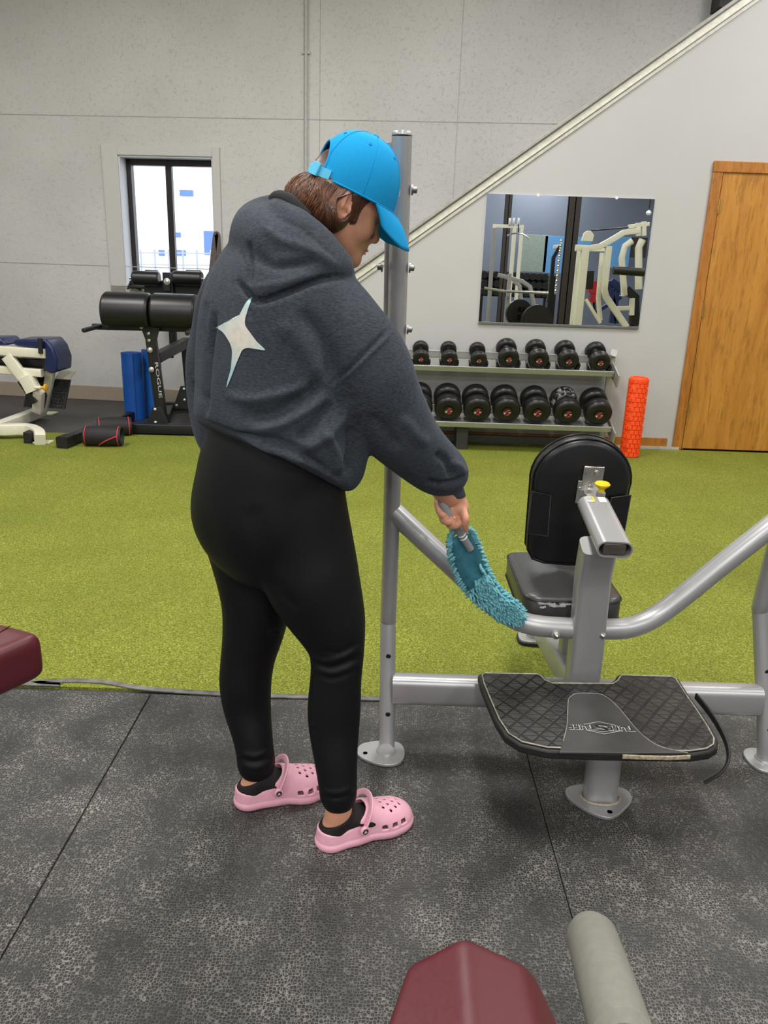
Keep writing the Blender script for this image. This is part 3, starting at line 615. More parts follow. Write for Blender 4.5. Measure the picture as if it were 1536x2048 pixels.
# ---- orange foam roller standing on end
q = PZ(1258, 912, 0); fr = thing('foam_roller', 'bright orange textured foam roller standing upright right of the dumbbell rack', 'foam roller', q)
ORG = mat('orange_foam', rgb(255, 84, 24), .55, var=.06, scale=90)
g = G(); FH = .60; g.lathe([(.045, .02), (.045, 0), (.062, 0), (.064, .003), (.064, FH-.003), (.062, FH), (.045, FH), (.045, FH-.02)], q, (0, 0, 1), 40); obj('roller_core', g, ORG, fr)
g = G(); nr, nc = 17, 13
for r_ in range(nr):
    for c_ in range(nc):
        if (c_ % 4 == 3) and (r_ % 2): continue
        a0 = 2*math.pi*(c_+.5*(r_ % 2))/nc+.05; a1 = a0+2*math.pi/nc-.10; z0 = .006+r_*(FH-.012)/nr; z1_ = z0+(FH-.012)/nr-.006
        V = [(q[0]+R1*math.cos(a), q[1]+R1*math.sin(a), z) for R1 in (.063, .0735) for a in (a0, (a0+a1)/2, a1) for z in (z0, z1_)]
        g.put(V, [(6, 7, 9, 8), (8, 9, 11, 10), (0, 6, 8, 2), (2, 8, 10, 4), (1, 3, 9, 7), (3, 5, 11, 9), (0, 1, 7, 6), (4, 10, 11, 5)])
obj('tread_blocks', g, ORG, fr, bevel=.0015, smooth=False)

# ================================================================== seated press bench in the middle of the gym
pb = thing('press_bench', 'silver framed military press bench with black pads and a black footplate, being dusted', 'weight bench', (.54, 1.86, 0))
# parts are written in world metres
PX0, PX1, PY = .037, 1.035, 1.86
def post(pp_):
    g = G(); g.sweep(catmull(pp_, 6), circ(.0225, 20), up=(0, 1, 0)); 
    g.lathe([(.0225, 0), (.0228, .002), (.0195, .009), (0, .012)], pp_[-1], (0, 0, 1), 20); return g
LP = [PZ(772, 1503, .008), P(774, 1480, 1.893), P(776, 1262, 1.983), P(777, 1228, 1.985), P(782, 1070, 1.96), P(804, 272, 1.835)]
RP = [P(1533, 1500, 1.885), P(1531, 1460, 1.90), P(1522, 1240, 1.985), P(1523, 1205, 1.987)]; RP[0][2] = .008
for k in (4, 5): RP.append(RP[3]+(LP[k]-LP[3])*np.array([-1, 1, 1]))
def at_z(L_, z):
    for a, b in zip(L_[:-1], L_[1:]):
        if a[2] <= z <= b[2]: return a+(b-a)*(z-a[2])/(b[2]-a[2])
    return L_[-1]
for LL, s in ((LP, 1), (RP, -1)):
    px = LL[0][0]; tx = LL[-1][0]; PYb = LL[0][1]
    up_ = obj('upright', post(LL), STEEL, pb)
    g = G(); g.sweep([at_z(LL, .95)+np.array([-.014*s, .034, 0]), at_z(LL, 1.57)+np.array([-.017*s, .034, 0])], rsec(.026, .05, .008)); obj('hook_rail', g, STEEL, pb, bevel=.002)
    for z in (.105, .262, .86):
        g = G(); g.lathe([(0, .001), (.0058, .001), (.0072, 0)], at_z(LL, z)+np.array([.002, -.0228, 0]), (0, -1, 0), 14); obj('pin_hole', g, BLKPL, up_)
    for z, ss in ((1.47, 1), (1.305, 1), (1.305, -1), (1.165, 1)):
        g = G(); q_ = at_z(LL, z); x = q_[0]+ss*.024*s-(.012*s if ss < 0 else 0); g.lathe([(0, 0), (.011, 0), (.011, .004), (.007, .004), (.007, .012), (0, .014)], (x, q_[1]-.005, z), (ss*s, 0, 0), 12); obj('bolt', g, STEELD, up_)
    # foot plate
    g = G(); c = np.array([px-.008*s, PYb-.0, 0]); pl = [c+np.array([x*s, y, 0]) for x, y in ((-.075, .0), (-.062, .032), (-.02, .05), (.03, .052), (.056, .03), (.060, -.015), (.045, -.05), (.01, -.062), (-.03, -.05), (-.062, -.028))]
    pl = catmull(pl, 4, closed=True); pl = pl if s > 0 else pl[::-1]
    g.prism(pl, (0, 0, .009)); fp = obj('foot_plate', g, STEEL, pb, bevel=.002)
    g = G(); g.lathe([(0, .0005), (.0065, .0005)], c+np.array([-.05*s, -.012, .009]), (0, 0, 1), 12); obj('bolt_hole', g, BLKPL, fp)
    g = G(); g.lathe([(.024, 0), (.028, 0), (.025, .006)], (px, PYb, .009), (0, 0, 1), 20); obj('weld', g, STEEL, up_)
g = G(); g.sweep([at_z(LP, .2)*np.array([1, 1, 0])+np.array([.015, -.01, .165]), at_z(RP, .2)*np.array([1, 1, 0])+np.array([-.015, -.01, .177])], rsec(.062, .086, .022, 5), up=(0, 0, 1)); obj('cross_beam', g, STEEL, pb)
# sagging V tube
vp = [P(786, 1022, 1.955), P(850, 1082, 1.945), P(905, 1133, 1.935), P(955, 1180, 1.925), P(1000, 1220, 1.915), P(1045, 1244, 1.90), P(1100, 1254, PY+.03), P(1210, 1258, PY+.03), P(1262, 1254, 1.90), P(1312, 1232, 1.915), P(1370, 1189, 1.925), P(1440, 1132, 1.935), P(1510, 1077, 1.945), P(1560, 1038, 1.955)]
g = G(); g.sweep(catmull(vp, 6), circ(.0285, 20), up=(0, 1, 0)); vt = obj('v_tube', g, STEEL, pb)
for px in (1112, 1204):
    p = P(px, 1269, PY+.0); g = G(); g.lathe([(0, 0), (.013, 0), (.013, .003), (.0085, .004), (.0085, .012), (.004, .016), (0, .018)], p, (0, -1, .1), 14); obj('bolt', g, CHROME, vt)
# column
cp = [P(1166, 1340, 1.888), P(1171, 1300, 1.886), P(1181, 1200, 1.88), P(1186, 1150, 1.872), P(1197, 1090, 1.83)]
g = G(); g.sweep([cp[0]-np.array([0, 0, .1])]+catmull(cp, 4), rsec(.088, .066, .016, 4), up=(0, 1, 0)); obj('column', g, STEEL, pb)
q = PZ(1199, 1600, 0); g = G(); g.sweep([q+np.array([0, 0, .008]), q+np.array([-.006, .0, .235])], rsec(.088, .056, .026, 6), up=(0, 1, 0)); obj('front_leg', g, STEEL, pb)
g = G(); pl = catmull([q+np.array(v) for v in ((-.085, .0, 0), (-.078, .035, 0), (-.03, .052, 0), (.03, .052, 0), (.078, .035, 0), (.083, -.002, 0), (.055, -.04, 0), (.025, -.068, 0), (0, -.078, 0), (-.03, -.066, 0), (-.06, -.038, 0))], 4, closed=True)
g.prism(pl, (0, 0, .010)); fp = obj('foot_plate', g, STEEL, pb, bevel=.002)
g = G(); g.lathe([(0, .0005), (.007, .0005)], q+np.array([.01, -.058, .010]), (0, 0, 1), 12); obj('bolt_hole', g, BLKPL, fp)
g = G(); g.sweep([q+np.array([x, y, .011]) for x, y in circ(.050, 24, .034)], circ(.004, 6), closed=True); obj('weld', g, mat('weld_bead', rgb(176, 168, 150), .6, .4, var=.25, scale=120), fp)
# rear spine and rear foot
rf = PZ(1062, 1283, 0); rf = np.array([rf[0]+.012, rf[1], 0])
g = G(); g.sweep([(.545, 1.90, .21), (rf[0]+.004, rf[1]-.06, .085)], rsec(.05, .075, .012)); obj('spine_tube', g, STEEL, pb)
g = G(); g.sweep([(.575, 2.12, .16), (.575, 2.12, .37)], rsec(.05, .06, .012), up=(0, 1, 0)); obj('seat_post', g, STEEL, pb)
g = G(); g.prism(catmull([rf+np.array(v) for v in ((-.06, 0, .012), (-.05, .04, .012), (0, .05, .012), (.1, .05, .012), (.13, 0, .012), (.1, -.045, .012), (0, -.045, .012), (-.05, -.035, .012))], 4, closed=True)[::-1] if False else catmull([rf+np.array(v) for v in ((-.06, 0, .012), (-.05, -.035, .012), (0, -.045, .012), (.1, -.045, .012), (.13, 0, .012), (.1, .05, .012), (0, .05, .012), (-.05, .04, .012))], 4, closed=True), (0, 0, .010))
g.cyl(rf+np.array([-.01, 0, .02]), rf+np.array([-.01, 0, .06]), .022); obj('rear_foot', g, STEEL, pb, bevel=.002)
g = G(); g.prism(catmull([rf+np.array(v) for v in ((-.064, 0, .0), (-.054, -.038, .0), (0, -.05, .0), (.1, -.05, .0), (.134, 0, .0), (.1, .054, .0), (0, .054, .0), (-.054, .043, .0))], 4, closed=True), (0, 0, .012)); obj('rubber_foot', g, RUBBK, pb)
# seat pad: rounded slab with piping
def slab_pad(name, outline, th, m, up, parent, rad=.016, pipem=None, label=None):
    up = unit(up); o = [np.asarray(p, float) for p in outline]; n = len(o); cen = sum(o)/n
    V = []; F = []; prof = [(rad, 0), (rad*.3, rad*.3), (0, rad), (0, th-rad), (rad*.3, th-rad*.3), (rad, th)]
    for ins, h in prof:
        for i in range(n):
            d = unit(cen-o[i]); V.append(o[i]+d*ins+up*h)
    m_ = len(prof)
    for k in range(m_-1): F += [(k*n+i, k*n+(i+1) % n, (k+1)*n+(i+1) % n, (k+1)*n+i) for i in range(n)]
    F += [tuple(range(n))[::-1], tuple((m_-1)*n+i for i in range(n))]
    g = G().put(V, F); pd = obj(name, g, m, parent, ang=50, label=label)
    for h in ((rad*.6, th-rad*.6) if pipem else ()):
        g = G(); g.sweep([p+unit(p-cen)*.0005+up*h for p in o], circ(.0028, 6), up=up, closed=True); obj('piping', g, pipem, pd)
    return pd
def rrect(x0, x1, y0, y1, r, n=6):
    o = []
    for cx, cy, a0 in ((x1-r, y1-r, 0), (x0+r, y1-r, 90), (x0+r, y0+r, 180), (x1-r, y0+r, 270)):
        o += [(cx+r*math.cos(math.radians(a0+90*i/n)), cy+r*math.sin(math.radians(a0+90*i/n))) for i in range(n+1)]
    return o
sx0 = float(PZ(1049, 1190, .45)[0]); sx1 = float(PZ(1241, 1200, .45)[0])
sp = slab_pad('seat', [(x, y, .372) for x, y in rrect(sx0-.002, sx1+.012, 1.955, 2.33, .045)], .078, VINYLG, (0, 0, 1), pb, rad=.014, pipem=VINYL, label='black seat pad with a worn torn near edge')
g = G()
for a_, b_, z in ((.0, .055, .435), (.03, .085, .43), (.01, .03, .425), (.06, .1, .437)):
    n = 7; top = [(sx0+.028+a_+(b_-a_)*i/n, 1.9535+.006*max(0, 1-i/2.), z+RNG.uniform(.001, .005)) for i in range(n+1)]; bot = [(p[0], p[1]-.0004, z-RNG.uniform(.001, .006)) for p in top]
    g.prism(top+bot[::-1], (0, -.0008, 0))
obj('worn_patch', g, mat('torn_vinyl', rgb(176, 174, 170), .6, var=.3, scale=80), sp, smooth=False)
g = G(); g.bb((sx0+.03, 1.975, .352), (sx1-.03, 2.30, .372)); obj('seat_board', g, mat('pale_board', rgb(205, 203, 196), .5), pb, bevel=.004)
# back pad, leaning a little towards the footplate at the top
bpc0 = P(1135, 1128, 2.17); bpt = P(1172, 880, 2.125)
bu = unit(bpt-bpc0); bl_ = unit(np.cross(bu, (0, 1, 0))); bl_ = bl_ if bl_[0] > 0 else -bl_; bn = unit(np.cross(bl_, bu)); bn = bn if bn[1] > 0 else -bn
hl = np.linalg.norm(bpt-bpc0); hw = .142
c0 = bpc0+bl_*.008
ol = []
for i in range(17): a = math.pi*i/16; ol.append(c0+bl_*(hw*math.cos(a))+bu*(hl-hw*.92+hw*.92*math.sin(a)))
for xx, yy in ((-hw*.99, .25), (-hw*.95, .10), (-hw*.93, .04), (-hw*.8, .008), (-hw*.55, -.004), (0, -.008), (hw*.55, -.004), (hw*.8, .008), (hw*.93, .04), (hw*.95, .10), (hw*.99, .25)): ol.append(c0+bl_*xx+bu*yy)
pd = slab_pad('backrest', ol, .062, VINYL, bn, pb, rad=.018, pipem=VINYL)
for s in (-1, 1):      # folded vinyl side wings on the back
    g = G(); A = c0+bl_*(s*hw*1.005)-bn*.003; pl = [A+bu*.235, A+bu*.10, A-bl_*(s*.062)+bu*.095, A-bl_*(s*.055)+bu*.225]
    pl = pl if s < 0 else pl[::-1]
    g.prism(pl[::-1], -bn*.005); w_ = obj('side_flap', g, VINYL, pd, bevel=.0015)
    g = G(); g.sweep([p-bn*.005 for p in pl], circ(.0016, 6), closed=True); obj('stitching', g, mat('seam_thread', rgb(70, 70, 70), .5), w_)
    g = G(); g.bb((0, 0, 0), (0, 0, 0)) if False else None
# bracket
bc = P(1185, 965, 2.135); g = G()
g.box(bc+bu*.0-bn*.004+bl_*-.002, (.058, .004, .10), (bl_, bn, bu)); br = obj('pad_bracket', g, CHROME, pb, bevel=.002)
g = G(); g.box(bc-bn*.03-bu*.024, (.05, .056, .004), (bl_, bn, bu)); g.box(bc-bl_*.036-bu*.03-bn*.002, (.012, .004, .07), (bl_, bn, bu)); obj('bracket_web', g, CHROME, br, bevel=.001)
for dx, dz in ((.006, .032), (-.006, -.012), (-.034, -.02)):
    g = G(); g.lathe([(0, 0), (.008, 0), (.0075, .004), (.0, .006)], bc-bn*.006+bl_*dx+bu*dz, -bn, 14); obj('bolt', g, CHROME, br)
# adjuster sleeve: oval tube pointing at the footplate side
t0 = P(1187, 1008, 2.0); t1 = P(1230, 1100, 1.745); tax = unit(t1-t0)
g = G(); sec_o = rsec(.086, .044, .0215, 7); sec_i = rsec(.078, .036, .0175, 7); n = len(sec_o)
xx = unit(np.cross((0, 0, 1), tax)); yy = np.cross(tax, xx)
V = [p+xx*q[0]+yy*q[1] for p, sc_ in ((t0, sec_o), (t1, sec_o), (t1, sec_i), (t1-tax*.05, sec_i)) for q in sc_]
g.put(V, [(k*n+i, k*n+(i+1) % n, (k+1)*n+(i+1) % n, (k+1)*n+i) for k in range(3) for i in range(n)]+[tuple(range(n))[::-1], tuple(3*n+i for i in range(n))])
sl_ = obj('adjuster_sleeve', g, STEEL, pb, ang=40)
g = G(); g.box(t1-tax*.028, (.055, .031, .05), (xx, yy, tax)); obj('inner_tube_end', g, mat('tube_cap', rgb(112, 104, 98), .35, .6), sl_, bevel=.003)
g = G(); kb = P(1198, 1012, 2.03)+np.array([0, 0, .004]); kn = unit(np.array([.02, -.05, 1]))
g.lathe([(.016, -.012), (.016, 0), (.0125, .004), (.0125, .036), (.010, .038)], kb, kn, 18); pk = obj('plunger_barrel', g, STEEL, sl_)
g = G(); g.lathe([(.0085, .036), (.0085, .046), (.013, .050), (.020, .056), (.0215, .060), (.018, .064), (0, .0655)], kb, kn, 22); obj('pull_knob', g, YEL, pk)
LBL = mat('label_white', rgb(226, 224, 216), .5, var=.02); g = G()
def onsleeve(u, w, h=.0006): return t0+tax*w+xx*u+yy*(.022+h)
sgn = 1 if yy[2] > 0 else -1
def onsleeve(u, w, h=.0008): return t0+tax*w+xx*u+yy*sgn*(.022+h)
for u0, u1 in ((-.026, -.008), (.006, .026)):
    pl = [onsleeve(u0, .004), onsleeve(u1, .004), onsleeve(u1, .036), onsleeve(u0, .036)]; g.prism(pl, yy*sgn*.0004)
lb_ = obj('warning_label', g, LBL, sl_, smooth=False)
g = G(); g.prism([onsleeve(-.0105, .004, .0014), onsleeve(-.006, .004, .0014), onsleeve(-.006, .036, .0014), onsleeve(-.0105, .036, .0014)], yy*sgn*.0003); obj('label_stripe', g, YEL, lb_, smooth=False)
g = G()
for k in range(5): g.prism([onsleeve(-.024+k*.003, .008, .0014), onsleeve(-.0229+k*.003, .008, .0014), onsleeve(-.0229+k*.003, .028, .0014), onsleeve(-.024+k*.003, .028, .0014)], yy*sgn*.0003)
obj('label_print', g, BLKPL, lb_, smooth=False)
# footplate
FZ = .262
outl = [(956, 1350), (964, 1344), (1076, 1346), (1087, 1351), (1096, 1360), (1105, 1364), (1220, 1365), (1228, 1360), (1233, 1352), (1240, 1348), (1344, 1351), (1358, 1358), (1376, 1386), (1400, 1420), (1424, 1456), (1437, 1480), (1436, 1494), (1420, 1504), (1385, 1509), (1300, 1508), (1190, 1506), (1095, 1502), (1040, 1490), (1010, 1471), (990, 1440), (972, 1398), (960, 1368)]
O = [PZ(x, y, FZ) for x, y in outl]; cen = sum(O)/len(O)
cw = lambda L_: L_ if sum(L_[i][0]*L_[(i+1) % len(L_)][1]-L_[(i+1) % len(L_)][0]*L_[i][1] for i in range(len(L_))) > 0 else L_[::-1]
def inset(L_, d):
    L_ = cw(L_); n = len(L_); o = []
    for i in range(n):
        a = L_[i]-L_[i-1]; b = L_[(i+1) % n]-L_[i]; na = unit((-a[1], a[0], 0)); nb = unit((-b[1], b[0], 0)); nn = unit(na+nb); o.append(L_[i]+nn*d/max(.55, nn@na))
    return o
O = cw(O)
g = G(); g.prism([p-np.array([0, 0, .022]) for p in O], (0, 0, .022)); plate = obj('footplate', g, RUBBK, pb, bevel=.005)
g = G(); g.prism([p for p in inset(O, .012)], (0, 0, .0025)); obj('tread', g, TREAD, plate)
g = G(); g.sweep([p+np.array([0, 0, .003]) for p in inset(O, .0105)], circ(.0019, 6), closed=True); obj('edge_beading', g, mat('worn_beading', rgb(160, 154, 140), .4, .2, var=.4, scale=60), plate)
hump = [(1118, 1506), (1126, 1484), (1134, 1450), (1136, 1405), (1142, 1394), (1156, 1388), (1196, 1389), (1214, 1396), (1240, 1420), (1275, 1462), (1310, 1490), (1345, 1501), (1375, 1507), (1240, 1507)]
Hm = cw([PZ(x, y, FZ+.003) for x, y in hump]); g = G(); g.prism([p-np.array([0, 0, .003]) for p in Hm], (0, 0, .0055)); cpn = obj('centre_panel', g, mat('smooth_black_plastic', rgb(58, 57, 56), .38, var=.18, scale=14), plate, bevel=.0015)
g = G(); g.sweep([p+np.array([0, 0, .002]) for p in catmull([PZ(x, y, FZ+.003) for x, y in hump[1:-1]], 3)], circ(.0011, 5)); obj('panel_outline', g, mat('worn_line', rgb(150, 146, 136), .5, var=.3), cpn)
lc = PZ(1203, 1456, FZ+.0062); LW = float(np.linalg.norm(PZ(1274, 1457, FZ)-PZ(1141, 1455, FZ)))
RAISE = mat('raised_letters', rgb(24, 24, 24), .3, var=.05); EDGEL = mat('letter_edge', rgb(186, 186, 184), .3, .2)
def letters(txt, size, cx, wid, dz=0, m=RAISE, ex=.0016, bold=0.0, nm='lettering'):
    V, F = text_mesh(txt, size, ex, bold=bold); w_ = V[:, 0].max()-V[:, 0].min(); V[:, 0] = (V[:, 0]-(V[:, 0].max()+V[:, 0].min())/2)*wid/w_; V[:, 1] -= (V[:, 1].max()+V[:, 1].min())/2
    V2 = np.stack([-V[:, 0]+cx, -V[:, 1], V[:, 2]+dz], 1)+lc; g = G().put(V2, F); return obj(nm, g, m, cpn, smooth=False)
for cx, tx in ((LW*.29, 'TUFF'), (-LW*.29, 'TUFF')):
    letters(tx, .026, cx, LW*.40, dz=-.0005, m=EDGEL, ex=.0010, bold=.0020, nm='lettering_rim'); letters(tx, .026, cx, LW*.40)
letters('S', .040, 0, LW*.19, dz=-.0005, m=EDGEL, ex=.001, bold=.0020, nm='lettering_rim'); letters('S', .040, 0, LW*.19)
g = G(); dm = [lc+np.array([x*LW, y, .0005]) for x, y in ((-.24, .012), (0, .026), (.24, .012))]; g.sweep(dm, circ(.0008, 5)); dm = [lc+np.array([x*LW, -y, .0005]) for x, y in ((-.24, .012), (0, .026), (.24, .012))]; g.sweep(dm, circ(.0008, 5)); obj('logo_line', g, EDGEL, cpn)
# torn edging hanging off the right side
st = [PZ(1392, 1392, .25), PZ(1418, 1424, .246), PZ(1440, 1458, .238), PZ(1455, 1492, .225), PZ(1456, 1522, .205), PZ(1441, 1546, .18), PZ(1408, 1566, .15)]
g = G(); g.sweep(catmull(st, 5), rsec(.006, .018, .002), up=(0, 0, 1)); obj('loose_edging', g, RUBBK, pb, label='strip of black rubber edging hanging loose')
g = G(); pt = [PZ(x, y, FZ-.004) for x, y in ((1245, 1513), (1290, 1515), (1340, 1516), (1380, 1514))]; g.sweep(pt, rsec(.004, .010, .001)); obj('exposed_edge', g, mat('exposed_board', rgb(170, 158, 132), .7, var=.4, scale=150), plate)

# ================================================================== maroon upholstery near the camera
fb = thing('exercise_bench', 'maroon vinyl pad with pointed end and grey foam roller at the bottom edge', 'exercise machine', (.2, .55, 0))
ap = PD(926, 1896, 1.0)
def pp(x, y, zd): return PD(x, y, zd)
S = SDF((-.1, .25, .25), (.36, .95, .62), .005)
# the pad: a tapered slab lying towards the camera with a ridge along its top
A_ = pp(926, 1894, 1.0); L1 = pp(815, 1955, .98); R1 = pp(1075, 1936, .98); L2 = pp(789, 2030, .93); R2 = pp(1126, 2040, .93)
bk = np.array([A_[0], A_[1]-.4, A_[2]+.02])
def pln(a, b, c, toward):
    n = unit(np.cross(b-a, c-a)); n = n if n@(np.asarray(toward)) > 0 else -n; return (a, n)
dz = np.array([0, 0, -.3]); tz = A_[2]+.006
pl = [pln(A_, L1, A_+dz, (-.4, 1, 0)), pln(A_, R1, A_+dz, (.4, 1, 0)), pln(L1, L2, L1+dz, (-1, .3, 0)), pln(R1, R2, R1+dz, (1, .3, 0)),
      ((A_[0]-.1, A_[1]-.1, tz-.006), (-.30, .10, 1)), ((A_[0]+.06, A_[1]-.1, tz+.004), (.30, .08, 1)), ((A_[0]+.085, A_[1]-.1, tz-.008), (1.1, .1, 1)), ((A_[0]-.105, A_[1]-.1, tz-.008), (-1.1, .1, 1)), ((0, 0, tz-.075), (0, 0, -1)), ((0, A_[1]-.42, 0), (0, -1, 0))]
S.planes(pl, .007); V, F = S.mesh(3); obj('pad', (V, F), MAROON, fb, ang=0)
g = G(); g.bb((.10, .48, tz-.11), (.20, .80, tz-.07)); g.sweep([(.15, .55, tz-.1), (.15, .55, 0.03)], rsec(.06, .06, .01), up=(0, 1, 0)); g.bb((-.1, .50, 0), (.4, .58, .05)); obj('frame', g, CREAM, fb, bevel=.004)
fa = PD(1187, 1884, 1.20); fbp = PD(1262, 2130, .92); da = unit(fbp-fa)
FOAM = mat('grey_foam_grip', rgb(128, 128, 118), .8, var=.07, scale=90, bump=.15)
g = G(); Lr = np.linalg.norm(fbp-fa); rr_ = .0400; g.lathe([(.012, 0), (rr_*.6, .001), (rr_*.86, .006), (rr_, .022), (rr_*1.02, .2), (rr_*1.02, Lr-.01), (rr_*.7, Lr), (.012, Lr)], fa-da*.035, da, 32); obj('foam_roller', g, FOAM, fb)
g = G(); e_ = fbp+da*.03; g.sweep([fa, e_, np.array([e_[0], .50, .10]), np.array([.30, .54, .03])], circ(.013, 12), up=(1, 0, 0)); obj('roller_bar', g, STEELD, fb)
# left maroon pad
lbn = thing('exercise_bench', 'corner of a maroon vinyl bench pad jutting in at the left edge', 'exercise machine', (-.95, 1.2, 0))
S = SDF((-1.25, .75, .45), (-.45, 1.6, .85), .006)
zt_ = .665
Pa = PZ(12, 1243, zt_); Pb = PZ(54, 1254, zt_); Pc = PZ(62, 1276, zt_); Pd = PZ(-40, 1385, zt_)
Pe = PZ(0, 1372, zt_-.06)
pl = [((0, 0, zt_), (0, 0, 1)), pln(Pa, Pb, Pa+dz, (.2, 1, 0)), pln(Pc+np.array([.004, .01, 0]), PZ(-6, 1326, zt_-.02), Pc+dz+np.array([.004, .01, 0]), (1, -1, 0)), ((0, 0, zt_-.09), (0, 0, -1)), ((-1.2, 0, 0), (-1, 0, 0)), ((0, .85, 0), (0, -1, 0))]
S.planes(pl, .022); V, F = S.mesh(3); lp_ = obj('pad', (V, F), MAROON, lbn, ang=0)
g = G(); d_ = unit(Pc-Pd); nn_ = unit(Pa-Pc); q0 = PZ(20, 1252, zt_+.0006); q1 = PZ(-60, 1302, zt_+.0006); g.sweep([q0, q1], circ(.0012, 5)); obj('pad_seam', g, mat('dark_seam', rgb(50, 14, 20), .5), lp_)
g = G(); g.sweep([(-.98, 1.1, zt_-.06), (-.98, 1.1, .03)], rsec(.06, .06, .01), up=(0, 1, 0)); g.bb((-1.15, 1.0, zt_-.09), (-.8, 1.2, zt_-.055)); g.bb((-1.2, 1.05, 0), (-.78, 1.15, .05)); obj('frame', g, CREAM, lbn, bevel=.004)

# ================================================================== black hyperextension bench under the window
gh = thing('glute_ham_bench', 'black glute ham bench with two thick round thigh pads and silver bolts', 'weight bench', (-1.85, 6.1, 0))
GY = 6.10
BOLTM = mat('bolt_silver', rgb(205, 203, 196), .3, .7)
def bolt(p, r, par, n=(0, -1, 0)):
    g = G(); g.lathe([(r*1.3, 0), (r*1.3, .003), (r*.9, .005), (r*.8, .011), (0, .016)], p, n, 12); obj('bolt', g, BOLTM, par)
u0, u1 = P(332, 856, GY), P(297, 655, GY)
u0 = P(322, 850, GY); um = P(311, 770, GY); u1 = P(298, 660, GY)
dk = mat('gusset_black', rgb(34, 34, 33), .5, var=.1)
g = G(); g.sweep([P(326, 850, GY+.03), P(299, 652, GY+.03)], rsec(.075, .075, .006), up=(0, 1, 0)); gu = obj('front_upright', g, BLACKP, gh)
# lettering up the right face of the front upright
V, F = text_mesh('ROGUE', .062, .0008, bold=.0006); a = P(318, 795, GY-.012); b = P(309, 724, GY-.012); ld = unit(b-a); ln_ = unit(np.cross(ld, (0, 1, 0)))
L_ = V[:, 0].max()-V[:, 0].min(); k = np.linalg.norm(b-a)/L_
W2 = [(a+b)/2-ld*0+ld*(-v[0]*k)+np.array([.62, .55, 0])*(v[1]*.75)+np.array([.014, -.004, 0])-np.array([.2, -.2, 0])*0 for v in V]
obj('lettering', G().put(W2, F), WHITEP, gu, smooth=False)
g = G(); pl = [P(x, y, GY-.012) for x, y in ((304, 815), (321, 814), (345, 862), (289, 862))]; g.prism(pl, (0, .006, 0)); gs = obj('base_gusset', g, dk, gh, bevel=.002)
for x, y in ((310, 819), (292, 857), (331, 858), (311, 845)): bolt(P(x, y, GY-.016), .010, gs)
g = G(); pl = [P(x, y, GY-.012) for x, y in ((280, 652), (320, 655), (312, 686), (309, 706), (295, 706), (293, 686))]; g.prism(pl, (0, .006, 0)); tg = obj('head_gusset', g, dk, gh, bevel=.002)
for x, y, r in ((283, 655, .010), (297, 667, .010), (298, 681, .010), (300, 700, .016), (303, 739, .016)): bolt(P(x, y, GY-.018), r, tg)
def hx(p, q, w, h, nm, par=gh, m=BLACKP, up=(0, 0, 1)):
    g = G(); g.sweep([p, q], rsec(w, h, .006), up=up); return obj(nm, g, m, par)
zb_ = .045
hx(PZ(236, 855, zb_), PZ(440, 860, zb_), .075, .075, 'base_crossbar')
hx(PZ(252, 668, 0)*0+P(186, 653, GY+.04), P(382, 658, GY+.04), .045, .045, 'pad_crossbar')
for a, b in (((200, 652, GY+.02), (167, 661, GY-.30)), ((388, 655, GY+.02), (374, 667, GY-.30))):
    g = G(); g.cyl(P(*a), P(*b), .017, 14); hnd = obj('handle', g, RUBBK, gh, bevel=.004)
# thick D pads
def dpad(xa, xb, ytop, ybot, Y, nm):
    a = P(xa, (ytop+ybot)/2, Y); b = P(xb, (ytop+ybot)/2+1, Y); zt2 = P((xa+xb)/2, ytop, Y)[2]; zb2 = P((xa+xb)/2, ybot, Y)[2]; R = (zt2-zb2)*.56
    g = G(); zc = zt2-R; pr = []
    for i in range(25):
        t = math.radians(-42+264*i/24); pr.append((Y+.12+R*math.cos(t)*1.0, zc+R*math.sin(t)))
    n = len(pr); V = []
    for x, k in ((a[0], .90), (a[0]+.02, 1), (b[0]-.02, 1), (b[0], .90)): V += [(x, Y+.12+(p[0]-Y-.12)*k, zc+(p[1]-zc)*k) for p in pr]
    F = [(s*n+i, s*n+(i+1) % n, (s+1)*n+(i+1) % n, (s+1)*n+i) for s in range(3) for i in range(n)]+[tuple(range(n))[::-1], tuple(3*n+i for i in range(n))]
    return obj(nm, g.put(V, F), VINYL, gh, bevel=.006)
dpad(199, 294, 585, 657, GY-.12, 'thigh_pad'); dpad(297, 388, 588, 659, GY-.12, 'thigh_pad')
# sloping rail and rear support
RYY = 6.95
hx(P(312, 716, GY+.08), P(374, 684, RYY), .07, .08, 'rail'); 
hx(P(371, 688, RYY), P(384, 828, RYY), .07, .07, 'rear_upright', up=(0, 1, 0))
g = G(); pl = [P(x, y, RYY-.045) for x, y in ((361, 772), (383, 772), (402, 818), (345, 818))]; g.prism(pl, (0, .006, 0)); rg = obj('rear_gusset', g, dk, gh, bevel=.002)
for x, y in ((368, 778), (369, 800), (353, 811)): bolt(P(x, y, RYY-.05), .010, rg)
hx(PZ(322, 812, .05), PZ(470, 816, .05), .075, .075, 'rear_crossbar')
hx(PZ(326, 840, .045)+np.array([0, .1, 0]), PZ(340, 816, .045), .06, .06, 'base_spine')
hx(P(340, 560, RYY), P(347, 690, RYY), .06, .06, 'roller_post', up=(0, 1, 0))
g = G(); g.lathe([(0, 0), (.02, .002), (.02, .02), (.010, .024), (.010, .05)], P(343, 716, RYY-.1), (0, 0, 1), 14); obj('adjuster_knob', g, BLKPL, gh)
g = G(); g.cyl(P(352, 697, RYY-.12), P(370, 697, RYY-.12), .008, 10); obj('pull_pin', g, CHROME, gh)
